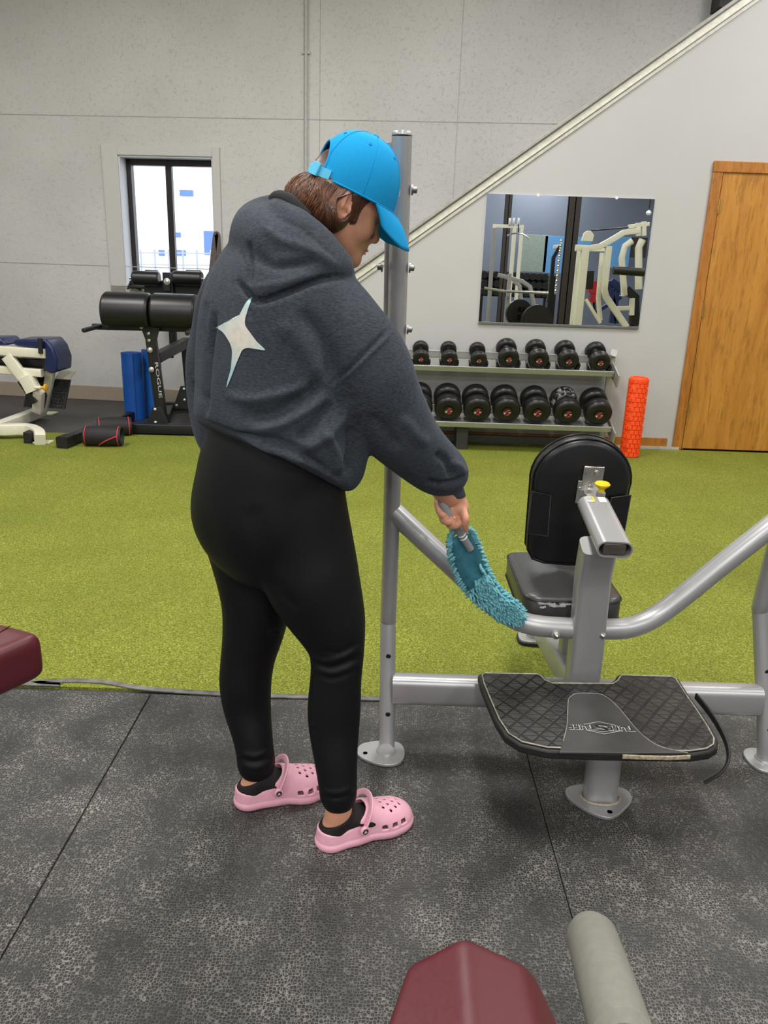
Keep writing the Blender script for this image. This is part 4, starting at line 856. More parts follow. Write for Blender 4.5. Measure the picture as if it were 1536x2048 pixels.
bx = G(); bx.bb((P(329, 560, RYY)[0], RYY-.06, P(340, 582, RYY)[2]), (P(341, 560, RYY)[0]+.01, RYY+.02, P(340, 545, RYY)[2])); 
rc = obj('roller_bracket', bx, BLACKP, gh, bevel=.004); bolt(P(334, 563, RYY-.065), .022, rc)
for xa, xb in ((266, 319), (347, 405)):
    a = P(xa, 557, RYY-.02); b = P(xb, 557, RYY-.02); R = R_(a, 14.5); b[2] = a[2] = (a[2]+b[2])/2
    g = G(); L_ = b[0]-a[0]; g.lathe([(.015, 0), (R*.85, 0), (R, .012), (R, L_-.012), (R*.85, L_), (.015, L_)], a, b-a, 28); ro = obj('foot_roller', g, VINYL, gh)
    g = G(); ex = a if xa < 300 else b; sg = -1 if xa < 300 else 1
    g.lathe([(.022, 0), (.022, .008), (.012, .010), (.012, .03), (0, .034)], ex, (sg, 0, 0), 12); obj('roller_end', g, CHROME, ro)
    a2 = P(xa+25, 552, RYY+.28); b2 = P(xb-3, 553, RYY+.28); g = G(); g.cyl(a2, b2, R_(a2, 12.5), 24); obj('rear_roller', g, VINYL, gh, bevel=.008)
g = G(); a = P(290, 590, RYY+.05); b = P(408, 565, RYY+.05); g.bb((a[0], RYY+.03, a[2]), (b[0], RYY+.06, b[2])); obj('foot_plate', g, BLACKP, gh, bevel=.006)
g = G(); a = P(336, 604, 6.7); b = P(440, 606, 6.7); R = R_(a, 15); g.cyl(a, b, R, 24); obj('support_tube', g, BLACKP, gh, bevel=.006)
hx(P(322, 655, GY+.08), P(340, 606, 6.7), .05, .05, 'support_arm')
# long low leg reaching towards the turf with a rubber cap
lg0 = PZ(275, 826, .045); lg1 = PZ(132, 882, .045)
llg = hx(lg0, lg1, .07, .07, 'long_leg'); d_ = unit(lg1-lg0); g = G(); g.sweep([lg1-d_*.06, lg1+d_*.06], rsec(.085, .085, .012), up=(0, 0, 1)); obj('leg_cap', g, RUBBK, llg)

# rolled mats
def rolled(q, R, h, m, nm_lab, inner):
    r0 = thing('exercise_mat', nm_lab, 'exercise mat', q); sp_ = []
    for i in range(0, 100):
        t = i/99; a = -1.2-t*2*math.pi*3.2; rad = R-(R*.62)*t; sp_.append((q[0]+rad*math.cos(a), q[1]+rad*math.sin(a)))
    g = G(); th = R*.10; n = len(sp_)
    V = []
    for i, (x, y) in enumerate(sp_):
        d = unit((x-q[0], y-q[1], 0)); 
        for z in (.002, h): V += [(x, y, z), (x-d[0]*th, y-d[1]*th, z)]
    F = []
    for i in range(n-1):
        a, b = i*4, (i+1)*4; F += [(a, a+2, b+2, b), (a+1, b+1, b+3, a+3), (a+2, a+3, b+3, b+2), (a, b, b+1, a+1)]
    F += [(0, 1, 3, 2), ((n-1)*4, (n-1)*4+2, (n-1)*4+3, (n-1)*4+1)]
    obj('mat_roll', g.put(V, F), m, r0, ang=40); return r0
BLUEM = mat('blue_mat', rgb(6, 82, 168), .5, var=.05, scale=50); TEALM = mat('teal_mat', rgb(40, 120, 165), .5, var=.05)
q = PZ(265, 842, 0); q[2] = 0; q[1] += .09; h_ = float(P(264, 707, q[1]-.08)[2]); rolled(q, .092, h_, BLUEM, 'rolled bright blue exercise mat standing on end, left one in front', TEALM)
q2 = PZ(303, 838, 0); q2[1] += .12; q2[2] = 0; rolled(q2, .085, h_+.01, mat('blue_mat_b', rgb(18, 88, 168), .5, var=.05), 'second rolled blue mat, partly hidden behind the black upright', TEALM)
g = G()
V = []; n = 14
for i in range(n):
    a = math.radians(150+i*11); V.append((q2[0]+.0875*math.cos(a), q2[1]+.0875*math.sin(a)))
g.put([(x, y, z) for x, y in V for z in (.004, h_+.012)]+[(x*.985+q2[0]*.015, y*.985+q2[1]*.015, z) for x, y in V for z in (.004, h_+.012)], [(i*2, i*2+2, i*2+3, i*2+1) for i in range(n-1)]+[(2*n+i*2, 2*n+i*2+1, 2*n+i*2+3, 2*n+i*2+2) for i in range(n-1)]+[(i*2+1, i*2+3, 2*n+i*2+3, 2*n+i*2+1) for i in range(n-1)])
o_ = bpy.data.objects['exercise_mat.001']; obj('outer_layer', g, mat('blue_mat_c', rgb(24, 96, 176), .5), o_)

# knee sleeves on the turf
PIPE = mat('red_piping', rgb(205, 60, 70), .5); NEO = mat('black_neoprene', rgb(24, 23, 24), .65, var=.15, scale=300, bump=.1, bdist=.0004)
def sleeve(pa, pb_, R, lab, swoosh=1):
    pa = np.array(pa); pb_ = np.array(pb_); r0 = thing('knee_sleeve', lab, 'knee sleeve', ((pa+pb_)/2)*np.array([1, 1, 0]), 'pair of black knee sleeves'); ax = unit(pb_-pa); L_ = np.linalg.norm(pb_-pa)
    g = G(); g.lathe([(R*.93, .004), (R*.97, 0), (R*1.0, .01), (R*1.07, L_*.45), (R*1.04, L_*.6), (R*.96, L_-.01), (R*.93, L_), (R*.88, L_-.004), (R*.98, L_*.5), (R*.88, .01)], pa, ax, 32); sl2 = obj('sleeve_tube', g, NEO, r0, ang=60)
    for h, rr2 in ((.014, 1.005), (L_-.02, .975)):
        g = G(); x = unit(np.cross(ax, (0, 0, 1))); y = np.cross(ax, x); g.sweep([pa+ax*h+(x*math.cos(t)+y*math.sin(t))*R*rr2*1.005 for t in np.linspace(0, 2*math.pi, 29)[:-1]], circ(.0035, 6), closed=True); obj('red_piping', g, PIPE, sl2)
    if swoosh:
        g = G(); pts = []
        for t in np.linspace(0, 1, 14):
            hh = L_*(.40+.56*t); an = math.radians(-62+74*t**.55); k = (1.06-.08*max(0, t-.3))*R*1.012
            pts.append(pa+ax*hh+(np.array([0, -1, 0])*math.cos(an)+np.array([0, 0, 1])*math.sin(an))*k)
        g.sweep(pts, circ(.004, 6)); obj('red_curve', g, PIPE, sl2)
    return r0
R1 = .072
a = PZ(166, 894, 0)+np.array([0, .05, R1]); b = PZ(241, 895, 0)+np.array([0, .05, R1]); sleeve(a, b, R1, 'black knee sleeve with red piping and a red curve, lying in front on the turf')
a = PZ(194, 874, 0)+np.array([0, .02, R1]); b = PZ(264, 870, 0)+np.array([0, .0, R1]); sleeve(a, b, R1, 'black knee sleeve with red piping lying behind the front one against the leg', 0)

# bands at the window
g = G(); hy = 7.30
pth = catmull([P(423, 545, hy), P(428, 500, hy), P(431, 475, hy), P(433, 468, hy), P(435, 475, hy), P(437, 500, hy), P(441, 545, hy)], 6)
g.sweep(pth, rsec(.05, .008, .002), up=(0, 1, 0)); tag(obj('resistance_band', g, mat('brown_band', rgb(92, 82, 78), .6, var=.2), None), 'brown resistance band hung in a loop at the right edge of the window', 'band')
g = G(); g.cyl(P(431, 470, hy), P(431, 470, hy)+nW*-.12, .012, 10); tag(obj('wall_hook', g, STEELD), 'small steel hook holding the brown band on the window edge', 'hook')
g = G()
for k in range(4):
    a = P(255+k*2, 577-k*4, 7.35); b = P(282-k*3, 580-k*4.5, 7.33); g = G(); g.sweep(catmull([a, (a+b)/2+np.array([0, 0, .02]), b], 4), rsec(.035, .014, .003)); bnd = tag(obj('resistance_band', g, RUBBK), ['lowest black resistance band of the pile on the window sill', 'second black resistance band of the pile on the window sill', 'third black resistance band of the pile on the window sill', 'topmost black resistance band of the pile on the window sill'][k], 'band', 'black bands on the window sill')
g = G(); a = P(262, 582, 7.28); b = P(292, 588, 7.28); g.bb((a[0], 7.24, wz0+.005), (b[0], 7.34, P(270, 577, 7.28)[2])); tag(obj('band_box', g, NEO, bevel=.01), 'small black bag with pale lettering under the bands on the window sill', 'bag')

# ================================================================== cream back extension bench with navy pads (left edge)
be = thing('back_extension_bench', 'cream back extension bench with navy pads at the left edge', 'weight bench', (-3.1, 6.1, 0))
QY = 6.0
def cx(pts, w, h, nm, par=be, m=CREAM, up=(0, 0, 1), r=.008):
    g = G(); g.sweep(pts, rsec(w, h, r), up=up); return obj(nm, g, m, par)
cx([P(-60, 697, QY), P(92, 707, QY)], .06, .07, 'upper_rail')
cx([P(-60, 734, QY+.02), P(85, 746, QY+.02)], .06, .06, 'lower_rail')
cx([P(14, 712, QY-.01), P(52, 762, QY-.01)], .085, .05, 'diagonal_arm', up=(0, 1, 0)); cx([P(36, 712, QY+.15), P(55, 738, QY+.15)], .04, .04, 'inner_arm', up=(0, 1, 0))
cx([P(52, 752, QY), P(68, 782, QY)], .10, .09, 'slide_collar', up=(0, 1, 0)); cx([P(42, 760, QY+.02), P(72, 805, QY+.02)], .05, .05, 'inner_post', m=BLACKP, up=(0, 1, 0))
g = G(); g.cyl(P(70, 775, QY-.04), P(82, 775, QY-.04), .014, 12); pn = obj('pin_barrel', g, CREAM, be)
g = G(); g.lathe([(.012, 0), (.012, .02), (.028, .03), (.03, .045), (0, .05)], P(82, 775, QY-.04), (1, 0, 0), 16); obj('pull_knob', g, mat('amber_plastic', rgb(225, 170, 50), .4), pn)
for xa, ya, xb, yb in ((5, 709, 64, 711), ):
    pass
hb = G(); hb.cyl(P(81, 702, QY-.04)+np.array([0, 0, -.02]), P(80, 676, QY-.04), .018, 14); obj('hand_grip', hb, RUBBK, be, bevel=.004)
def bpad(pts, d, nm):
    g = G(); g.prism([P(x, y, QY-.01) for x, y in pts], (0, d, 0)); return obj(nm, g, NAVY, be, bevel=.02, seg=3, ang=60)
bpad([(24, 685), (29, 679), (92, 679), (105, 695), (114, 720), (113, 745), (98, 747), (88, 740), (88, 700), (30, 692)][::-1], .30, 'hip_pad')
bpad([(-60, 676), (2, 676), (15, 691), (-60, 690)][::-1], .28, 'hip_pad')
cx([P(-60, 720, QY+.2), P(95, 728, QY+.2)], .2, .1, 'pad_underside', m=VINYL)
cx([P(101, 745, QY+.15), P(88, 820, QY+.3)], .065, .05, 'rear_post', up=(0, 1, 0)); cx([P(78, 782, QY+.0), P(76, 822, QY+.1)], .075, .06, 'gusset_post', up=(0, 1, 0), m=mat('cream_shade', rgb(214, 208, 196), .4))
for x0, x1, y0, y1, nm in ((103, 138, 758, 818, 'foot_plate'), (52, 97, 752, 816, 'foot_plate')):
    pl = [P(x0+6, y0, QY+.28), P(x1+2, y0+2, QY+.28), P(x1-10, y1+1, QY+.12), P(x0-6, y1-2, QY+.12)]
    g = G(); g.prism(pl[::-1], (0, .03, 0)); f_ = obj(nm, g, mat('black_checker_rubber', rgb(28, 28, 28), .5, var=.4, scale=70, bump=.6, bdist=.01), be, bevel=.003)
    g = G(); g.prism([pl[0]+np.array([0, .005, 0]), pl[1]+np.array([.0, .005, 0]), pl[1]+np.array([-.0, .14, .05]), pl[0]+np.array([0, .14, .05])][::-1], (0, 0, .01)); obj('plate_edge', g, CREAM, f_, bevel=.002)
    g = G(); 
    for r_ in range(9):
        for c_ in range(5):
            u, v = (c_+.5+(.5 if r_ % 2 else 0)*.6)/5.6, (r_+.5)/9; c = pl[0]+(pl[1]-pl[0])*u+((pl[3]-pl[0])+((pl[2]-pl[1])-(pl[3]-pl[0]))*u)*v+np.array([0, -.003, 0]); dd = unit(pl[1]-pl[0])*(1 if (r_+c_) % 2 else .4)+np.array([0, 0, .6]); g.sweep([c-unit(dd)*.012, c+unit(dd)*.012], rsec(.007, .006, .001, 1), up=(0, 1, 0))
    ck = obj('checker_ribs', g, RUBBK, f_, smooth=False); ck['kind'] = 'stuff'
cx([PZ(-40, 868, .05), PZ(84, 822, .06)], .08, .08, 'spine_beam')
g = G(); g.bb(PZ(70, 828, 0)-np.array([0, .05, 0]), PZ(112, 828, 0)+np.array([0, .05, .012])); obj('foot_tab', g, CREAM, be, bevel=.002)
cx(catmull([PZ(-60, 855, .07), PZ(0, 859, .07), PZ(40, 858, .07), PZ(62, 860, .066), PZ(78, 869, .06), PZ(80, 880, .04)], 5), .075, .08, 'front_foot_bar')
g = G(); q = PZ(70, 885, 0); g.bb(q+np.array([-.06, -.05, 0]), q+np.array([0, .05, .085])); obj('end_cap', g, RUBBK, be, bevel=.006); g = G(); g.bb(q+np.array([0, -.04, 0]), q+np.array([.12, .05, .012])); obj('foot_tab', g, CREAM, be, bevel=.002)

# ================================================================== what the mirror shows: the rest of the gym behind the camera
def mcol(px, Yv, w, m, nm, lab, dx=0):
    q = MP(px, 500, Yv); g = G(); h = w/2; t_ = .02
    g.bb((q[0]-h, q[1]-h, 0), (q[0]+h, q[1]-h+t_, WH)); g.bb((q[0]-h, q[1]+h-t_, 0), (q[0]+h, q[1]+h, WH)); g.bb((q[0]-t_/2, q[1]-h, 0), (q[0]+t_/2, q[1]+h, WH)); tag(obj(nm, g, m, bevel=.003), lab, 'column')
BRN = mat('dark_brown_paint', rgb(56, 48, 44), .5)
mcol(1140, 11.0, .15, BRN, 'steel_column', 'dark brown steel column in the middle of the mirror reflection')
mcol(1010, 16.5, .13, BRN, 'steel_column', 'thinner dark brown steel column at the left of the mirror reflection')
WM = CREAM
def mt(root, pts, w, nm, Yv, m=WM, round_=False):
    pts = [MP(*(p if len(p) == 3 else (p[0], p[1], Yv))) for p in pts]; g = G(); g.sweep(pts, circ(w/2, 12) if round_ else rsec(w*.52, w*.52, .003), up=(0, 1, 0)); return obj(nm, g, m, root)
def mx(px, py): return 940+px/3.84, 370+py/3.84
def mp_(L_, *a): return [mx(*p) for p in L_]
# pulldown machine (left)
Yv = 13.0; q = MP(*mx(260, 900), Yv); pm = thing('pulldown_machine', 'white cable pulldown machine with a curved bar, left in the mirror reflection', 'gym machine', (q[0], q[1], 0))
def mfloor(pt, Yv):
    p = MP(*mx(*pt), Yv); return p
def vert(root, x, y0, w, nm, Yv, m=WM, bottom=0.0):
    p = MP(*mx(x, y0), Yv); g = G(); g.sweep([p, (p[0], p[1], bottom)], rsec(w*.54, w*.54, .004), up=(0, 1, 0)); return obj(nm, g, m, root)
vert(pm, 190, 300, .10, 'upright', Yv); vert(pm, 345, 300, .11, 'upright', Yv); vert(pm, 400, 310, .10, 'upright', Yv)
mt(pm, mp_([(180, 315), (410, 320)]), .10, 'top_beam', Yv)
for x in (305, 335, 372):
    p = MP(*mx(x, 285), Yv); g = G(); g.lathe([(.0, -.015), (.06, -.015), (.065, -.01), (.055, 0), (.065, .01), (.06, .015), (0, .015)], p, (1, 0.1, 0), 20); obj('pulley', g, WHITEP, pm)
g = G(); g.sweep(catmull([MP(*mx(*p), Yv-.3) for p in ((285, 390), (320, 375), (375, 372), (420, 385), (455, 415))], 5), circ(.012, 8)); obj('pull_bar', g, CHROME, pm)
g = G(); g.cyl(MP(*mx(372, 372), Yv-.3), MP(*mx(372, 300), Yv-.3), .008, 6); obj('cable', g, BLKPL, pm)
# silver rack with bar and plates
Yv = 10.5; q = MP(*mx(300, 900), Yv); rk = thing('squat_rack', 'silver rack with a barbell and big black plates at the mirror lower left', 'squat rack', (q[0], q[1], 0))
vert(rk, 187, 330, .09, 'upright', Yv, STEEL); vert(rk, 305, 680, .09, 'upright', Yv-.2, STEEL)
mt(rk, mp_([(215, 690), (400, 740), (460, 780), (490, 920)]), .10, 'arched_frame', Yv, STEEL); mt(rk, mp_([(330, 740), (380, 770), (405, 985)]), .09, 'arched_frame', Yv+.4, STEEL)
mt(rk, mp_([(110, 790), (260, 815), (600, 830)]), .035, 'barbell', Yv-.3, CHROME, True)
g = G(); c = MP(*mx(180, 820), Yv-.3); 
for (x, y, r, dY, tx) in ((375, 985, .17, 0, 1), (510, 1045, .195, -.25, 0)):
    c = MP(*mx(x, y), Yv-.5+dY); g = G(); g.lathe([(.03, 0), (.07, -.01), (r*.86, -.01), (r*.9, -.02), (r, -.02), (r, .03), (.03, .03)], c, (.15, 1, 0), 40); ppl = obj('weight_plate', g, DRUB, rk)
    if tx:
        for tt, dz_ in (('LBS', .05), ('100', -.05)):
            V, F = text_mesh(tt, .08, .001); g = G().put([c+np.array([-v[0], .034, v[1]+dz_]) for v in V], F); obj('plate_lettering', g, WHITEP, ppl, smooth=False)
# white lever machine (right of the column)
Yv = 9.4; q = MP(*mx(960, 1000), Yv); lv = thing('lever_machine', 'white chest machine with a long curved overhead arm, right in the mirror reflection', 'gym machine', (q[0], q[1], 0))
vert(lv, 885, 480, .16, 'main_column', Yv); vert(lv, 838, 500, .08, 'upright', Yv+.2); 
p = [MP(*mx(*t_), Yv) for t_ in ((850, 430), (870, 370), (895, 352), (925, 358), (945, 385), (935, 435))]; g = G(); g.prism(p[::-1], (0, .05, 0)); hd_ = obj('head_plate', g, WM, lv, bevel=.004)
mt(lv, mp_([(810, 480), (920, 485), (1000, 470), (1100, 415), (1180, 365), (1300, 350)]), .12, 'overhead_arm', Yv); mt(lv, mp_([(1065, 470), (1030, 800), (1045, 860), (1200, 1090)]), .13, 'bent_frame', Yv); mt(lv, mp_([(810, 495), (1060, 500)]), .07, 'cross_tube', Yv+.3)
mt(lv, mp_([(1215, 320), (1375, 300)]), .08, 'pivot_tube', Yv); mt(lv, mp_([(1290, 290), (1290, 390)]), .10, 'pivot_block', Yv); mt(lv, mp_([(1335, 280), (1335, 390)]), .09, 'pivot_block', Yv)
mt(lv, mp_([(1245, 430), (1190, 470), (1165, 560), (1185, 850)]), .075, 'press_arm', Yv, round_=True); mt(lv, mp_([(1325, 420), (1295, 480), (1295, 800)]), .085, 'press_arm', Yv, round_=True)
mt(lv, mp_([(1100, 655), (1335, 672)]), .09, 'grip_roller', Yv-.2, RUBBK, True); mt(lv, mp_([(1110, 950), (1240, 945)]), .09, 'brace', Yv); mt(lv, mp_([(1245, 870), (1240, 1000)]), .1, 'brace', Yv, WM); mt(lv, mp_([(890, 880), (1000, 1060)]), .07, 'brace', Yv)
mt(lv, mp_([(1190, 800), (1260, 860), (1260, 1080)]), .2, 'seat_pad', Yv+.3, VINYL); mt(lv, mp_([(1015, 520), (985, 870), (1000, 1040)]), .06, 'side_tube', Yv+.5, WM, True)
mt(lv, mp_([(930, 350), (1220, 325)]), .018, 'cable', Yv, BLKPL, True)
# navy machine and red seat behind
Yv = 12.0; q = MP(*mx(1100, 900), Yv); nv = thing('leg_machine', 'navy blue gym machine low behind the white lever machine in the mirror', 'gym machine', (q[0], q[1], 0))
for L_, w in (([(1060, 740), (1130, 1060)], .16), ([(1135, 760), (1090, 1060)], .16), ([(960, 980), (1160, 860)], .10), ([(1080, 740), (1160, 800)], .2)): mt(nv, mp_(L_), w, 'frame_tube', Yv, NAVY)
q = MP(*mx(960, 900), Yv-1); rs = thing('padded_bench', 'red padded bench half hidden in the mirror reflection', 'weight bench', (q[0], q[1], 0)); REDV = mat('red_vinyl', rgb(190, 32, 48), .4)
mt(rs, mp_([(960, 740), (935, 830)]), .26, 'backrest', Yv-1, REDV); mt(rs, mp_([(920, 860), (990, 880)]), .22, 'seat', Yv-1, REDV); mt(rs, mp_([(950, 890), (960, 1000)]), .06, 'post', Yv-1, BLKPL); mt(rs, mp_([(925, 660), (915, 800)]), .16, 'backrest_cover', Yv-1.2, VINYL)
# chain/cable handle stand next to the column
Yv = 11.6; q = MP(*mx(640, 900), Yv); cs_ = thing('cable_column', 'black cable column with hanging chain beside the brown column in the mirror', 'gym machine', (q[0], q[1], 0))
mt(cs_, mp_([(690, 470), (640, 560), (620, 800), (600, 900)]), .10, 'curved_arm', Yv, BLACKP); mt(cs_, mp_([(640, 475), (700, 470)]), .09, 'top_bracket', Yv, WM); vert(cs_, 640, 700, .2, 'base_column', Yv, BLACKP)
g = G(); a = MP(*mx(700, 430), Yv-.3); b = MP(*mx(655, 830), Yv-.3)
for k in range(22): c = a+(b-a)*k/21; g.lathe([(.009, -.025), (.018, 0), (.009, .025)], c, unit(b-a)+np.array([.5*(k % 2), 0, 0]), 8)
ch = obj('chain', g, CHROME, cs_); ch['kind'] = 'stuff'
# far wall: dumbbell rack, mirrors, blue panels
Yf = 18.6
def fpan(x0, y0, x1, y1, m, nm, lab, cat, Yv=Yf, d=.04):
    a = MP(*mx(x0, y0), Yv); b = MP(*mx(x1, y1), Yv); g = G(); g.bb((min(a[0], b[0]), a[1], b[2]), (max(a[0], b[0]), a[1]+d, a[2])); return tag(obj(nm, g, m, bevel=.004), lab, cat)
LBLUE = mat('light_blue_paint', rgb(104, 165, 222), .5, var=.05); GRNW = mat('grey_green_panel', rgb(150, 165, 158), .5)
g = G(); a = MP(*mx(60, 360), 19.0); b = MP(*mx(1400, 1100), 19.0)
pw = G(); pw.bb((a[0]-4, a[1]-.2, 0), (b[0]+.3, a[1]-.1, WH)); struct('wall_partition', pw, MATS['slate_paint'])
fpan(400, 380, 575, 670, GRNW, 'wall_panel', 'pale grey green wall panel between blue wall and machine in the mirror', 'wall panel'); fpan(578, 390, 700, 680, LBLUE, 'wall_panel', 'light blue wall panel left of the brown column in the mirror', 'wall panel')
fpan(820, 400, 925, 480, LBLUE, 'wall_panel', 'small light blue panel behind the white machine head plate in the mirror', 'wall panel'); fpan(1075, 395, 1210, 640, LBLUE, 'wall_panel', 'large light blue panel under the overhead arm in the mirror', 'wall panel'); fpan(1210, 400, 1345, 560, BRN, 'wall_panel', 'brown panel behind the press arms in the mirror', 'wall panel', d=.03)
Yv = 17.5; q = MP(*mx(450, 800), Yv); fr2 = thing('dumbbell_rack', 'black far dumbbell rack seen only in the mirror reflection', 'rack', (q[0], q[1], 0))
for y in (735, 800, 860): mt(fr2, mp_([(90, y-20), (600, y)]), .12, 'shelf', Yv, BLKPL)
for x in (100, 590): vert(fr2, x, 700, .1, 'upright', Yv, BLKPL)
for r_, y in enumerate((700, 765, 825)):
    for k in range(11):
        c = MP(*mx(105+k*46, y-12+k*2), Yv); 
        if r_ == 0 and k == 0:
            g = G(); g.lathe([(0, 0), (.075, 0), (.085, .02), (.085, .10), (.02, .11), (.02, .20), (.085, .21), (.085, .29), (.075, .31), (0, .31)], (0, -.15, 0), (0, 1, 0), 16); fo = obj('dumbbell', g, DRUB, None); fo.location = c
        else: fo = fo.copy(); COL.objects.link(fo); fo.location = c
        tag(fo, 'black dumbbell on %s shelf of the far rack in the mirror, %s' % (('upper', 'middle', 'lower')[r_], ('leftmost', 'second from left', 'third from left', 'fourth from left', 'fifth from left', 'in the middle', 'fifth from right', 'fourth from right', 'third from right', 'second from right', 'rightmost')[k]), 'dumbbell', 'dumbbells on the mirrored rack')
g = G(); c = MP(*mx(1372, 215), 12.0); g.lathe([(0, -.04), (.03, -.025), (.04, 0), (.03, .025), (0, .04)], c, (0, 0, 1), 18); gl = mat('globe', rgb(235, 240, 245), .3); tag(obj('wall_lamp', g, gl), 'small white round lamp at the top right of the mirror reflection', 'lamp')
g = G(); g.cyl(c+np.array([0, 0, .06]), (c[0], c[1], WH), .01, 8); obj('lamp_cord', g, BLKPL, bpy.data.objects['wall_lamp'])

# ================================================================== the person
per = thing('person', 'person in grey star-print hoodie, black leggings and blue cap bending while dusting the bench frame', 'person', (-.2, 1.6, 0))
LATV = np.array([.62, -.78, 0.0])          # the body's own left-to-right direction
FACE = np.array([.78, .62, 0.0])
# head frame
psi, pit, rol = math.radians(20.9), math.radians(21.0), math.radians(8.7)
hf = np.array([math.cos(psi)*math.cos(pit), math.sin(psi)*math.cos(pit), -math.sin(pit)])
hh = np.array([math.cos(psi)*math.sin(pit), math.sin(psi)*math.sin(pit), math.cos(pit)])
hl0 = np.cross(hh, hf); hl = hl0*math.cos(rol)+hh*math.sin(rol); hh = hh*math.cos(rol)-hl0*math.sin(rol)
HO = np.array([-.1178, 1.72, 1.4304]); HS = .958
def HP(a, b, c): return HO+HS*(hf*a+hl*b+hh*c)
HAX = (hf, hl, hh)
neck0 = P(598, 470, 1.70)
# --- head and neck (fine)
lo = HO-np.array([.20, .20, .26]); hi = HO+np.array([.20, .18, .20])
S = SDF(lo, hi, .0026)
E_ = lambda c, r, k=.012, mode='add': S.ell(HP(*c), np.array(r)*HS, HAX, k=k, mode=mode)
E_((.012, 0, .035), (.086, .073, .082)); E_((.030, 0, -.025), (.056, .058, .078), .03); E_((.066, 0, .022), (.030, .045, .035), .03)
for s in (-1, 1):
    S.seg(HP(.0, s*.052, -.045), HP(.066, s*.018, -.090), .020*HS, .018*HS, k=.03)
    E_((.062, s*.034, -.028), (.024, .022, .024), .02)          # cheek
    E_((.088, s*.031, .006), (.014, .015, .011), .014, 'sub')   # eye socket
    E_((.076, s*.031, .004), (.0135, .0145, .012), .006)        # lid
    S.seg(HP(.088, s*.012, .018), HP(.078, s*.045, .020), .006, .005, k=.012)
    S.seg(HP(.082, s*.018, .0035), HP(.078, s*.042, .002), .0016, .0014, k=.003)
E_((.078, 0, -.096), (.020, .022, .018), .02)
S.seg(HP(.088, 0, .012), HP(.106, 0, -.032), .0075, .0105, k=.012); E_((.108, 0, -.036), (.0105, .0115, .0095), .008)
for s in (-1, 1): E_((.098, s*.0115, -.040), (.010, .0065, .0075), .006); E_((.101, s*.007, -.0475), (.0045, .003, .003), .002, 'sub')
E_((.082, 0, -.056), (.017, .026, .018), .012); E_((.090, 0, -.0625), (.011, .021, .0058), .006); E_((.087, 0, -.0735), (.011, .018, .0065), .006); S.seg(HP(.101, -.017, -.068), HP(.101, .017, -.068), .0012, .0012, k=.002, mode='sub')
S.limb([(HP(-.012, 0, -.02), .050), (HP(-.028, 0, -.075), .046), (neck0+np.array([.035, 0, .01]), .048), (neck0, .056)], k=.012)
for s in (-1, 1):
    ax_e = (unit(hf+hl*.25*s), unit(hl*1-hf*.25*s), hh)
    S.ell(HP(-.006, s*.074, -.004), np.array((.0185, .0075, .032))*HS, ax_e, k=.006)
    S.ell(HP(-.0085, s*.074, .008), np.array((.0175, .0085, .023))*HS, ax_e, k=.004)
    S.ell(HP(.000, s*.0835, .006), np.array((.0105, .008, .018))*HS, ax_e, k=.004, mode='sub'); S.ell(HP(.002, s*.083, -.012), np.array((.007, .010, .008))*HS, ax_e, k=.003, mode='sub')
    S.seg(HP(-.006, s*.080, .020), HP(-.008, s*.0815, -.006), .0025, .003, k=.003); E_((.010, s*.078, -.008), (.004, .004, .007), .003)
Vh, Fh = S.mesh(2)
# --- forearm and hand holding the duster
HY = 1.79
def hand_sdf(S, W0, W1, knuck, fingers, thumb, palm_n):
    pass
wr0 = P(893, 978, HY-.028); wr = P(909, 1003, HY)
S = SDF(np.minimum(wr0, P(935, 1060, HY))-.055, np.maximum(wr0, P(935, 1060, HY))+.06, .0015)
S.limb([(wr0, .026, .020), (wr, .025, .018)], lat=(.8, .1, -.5), k=.01)
kn = [P(926, 1024, HY-.028), P(919, 1034, HY-.018), P(908, 1034, HY-.012), P(897, 1030, HY-.008)]
S.limb([(P(913, 1005, HY-.006), .024, .015), (P(913, 1024, HY-.012), .026, .014)], lat=(.9, .0, -.35), k=.012)
for k_ in kn: S.seg(wr, k_, .012, .0098, k=.010)
for path, r in (([kn[0], P(931, 1036, HY-.042), P(930, 1048, HY-.040), P(932, 1060, HY-.030)], (.0092, .0086, .0078, .0066)),
                ([kn[1], P(914, 1049, HY-.040), P(902, 1052, HY-.030), P(896, 1046, HY-.010)], (.0094, .0088, .0080, .0068)),
                ([kn[2], P(898, 1043, HY-.040), P(886, 1040, HY-.030), P(883, 1031, HY-.008)], (.0092, .0086, .0078, .0066)),
                ([kn[3], P(886, 1031, HY-.036), P(877, 1020, HY-.030), P(873, 1003, HY-.026)], (.0082, .0076, .0070, .0056))):
    S.limb([(p, q) for p, q in zip(path, r)], k=.0035, sub=3)
S.limb([(P(922, 1006, HY+.008), .012), (P(927, 1028, HY+.022), .0105), (P(923, 1046, HY+.022), .0088), (P(918, 1056, HY+.012), .0074)], k=.008, sub=3)
Vr, Fr = S.mesh(2)
hand_pts = kn
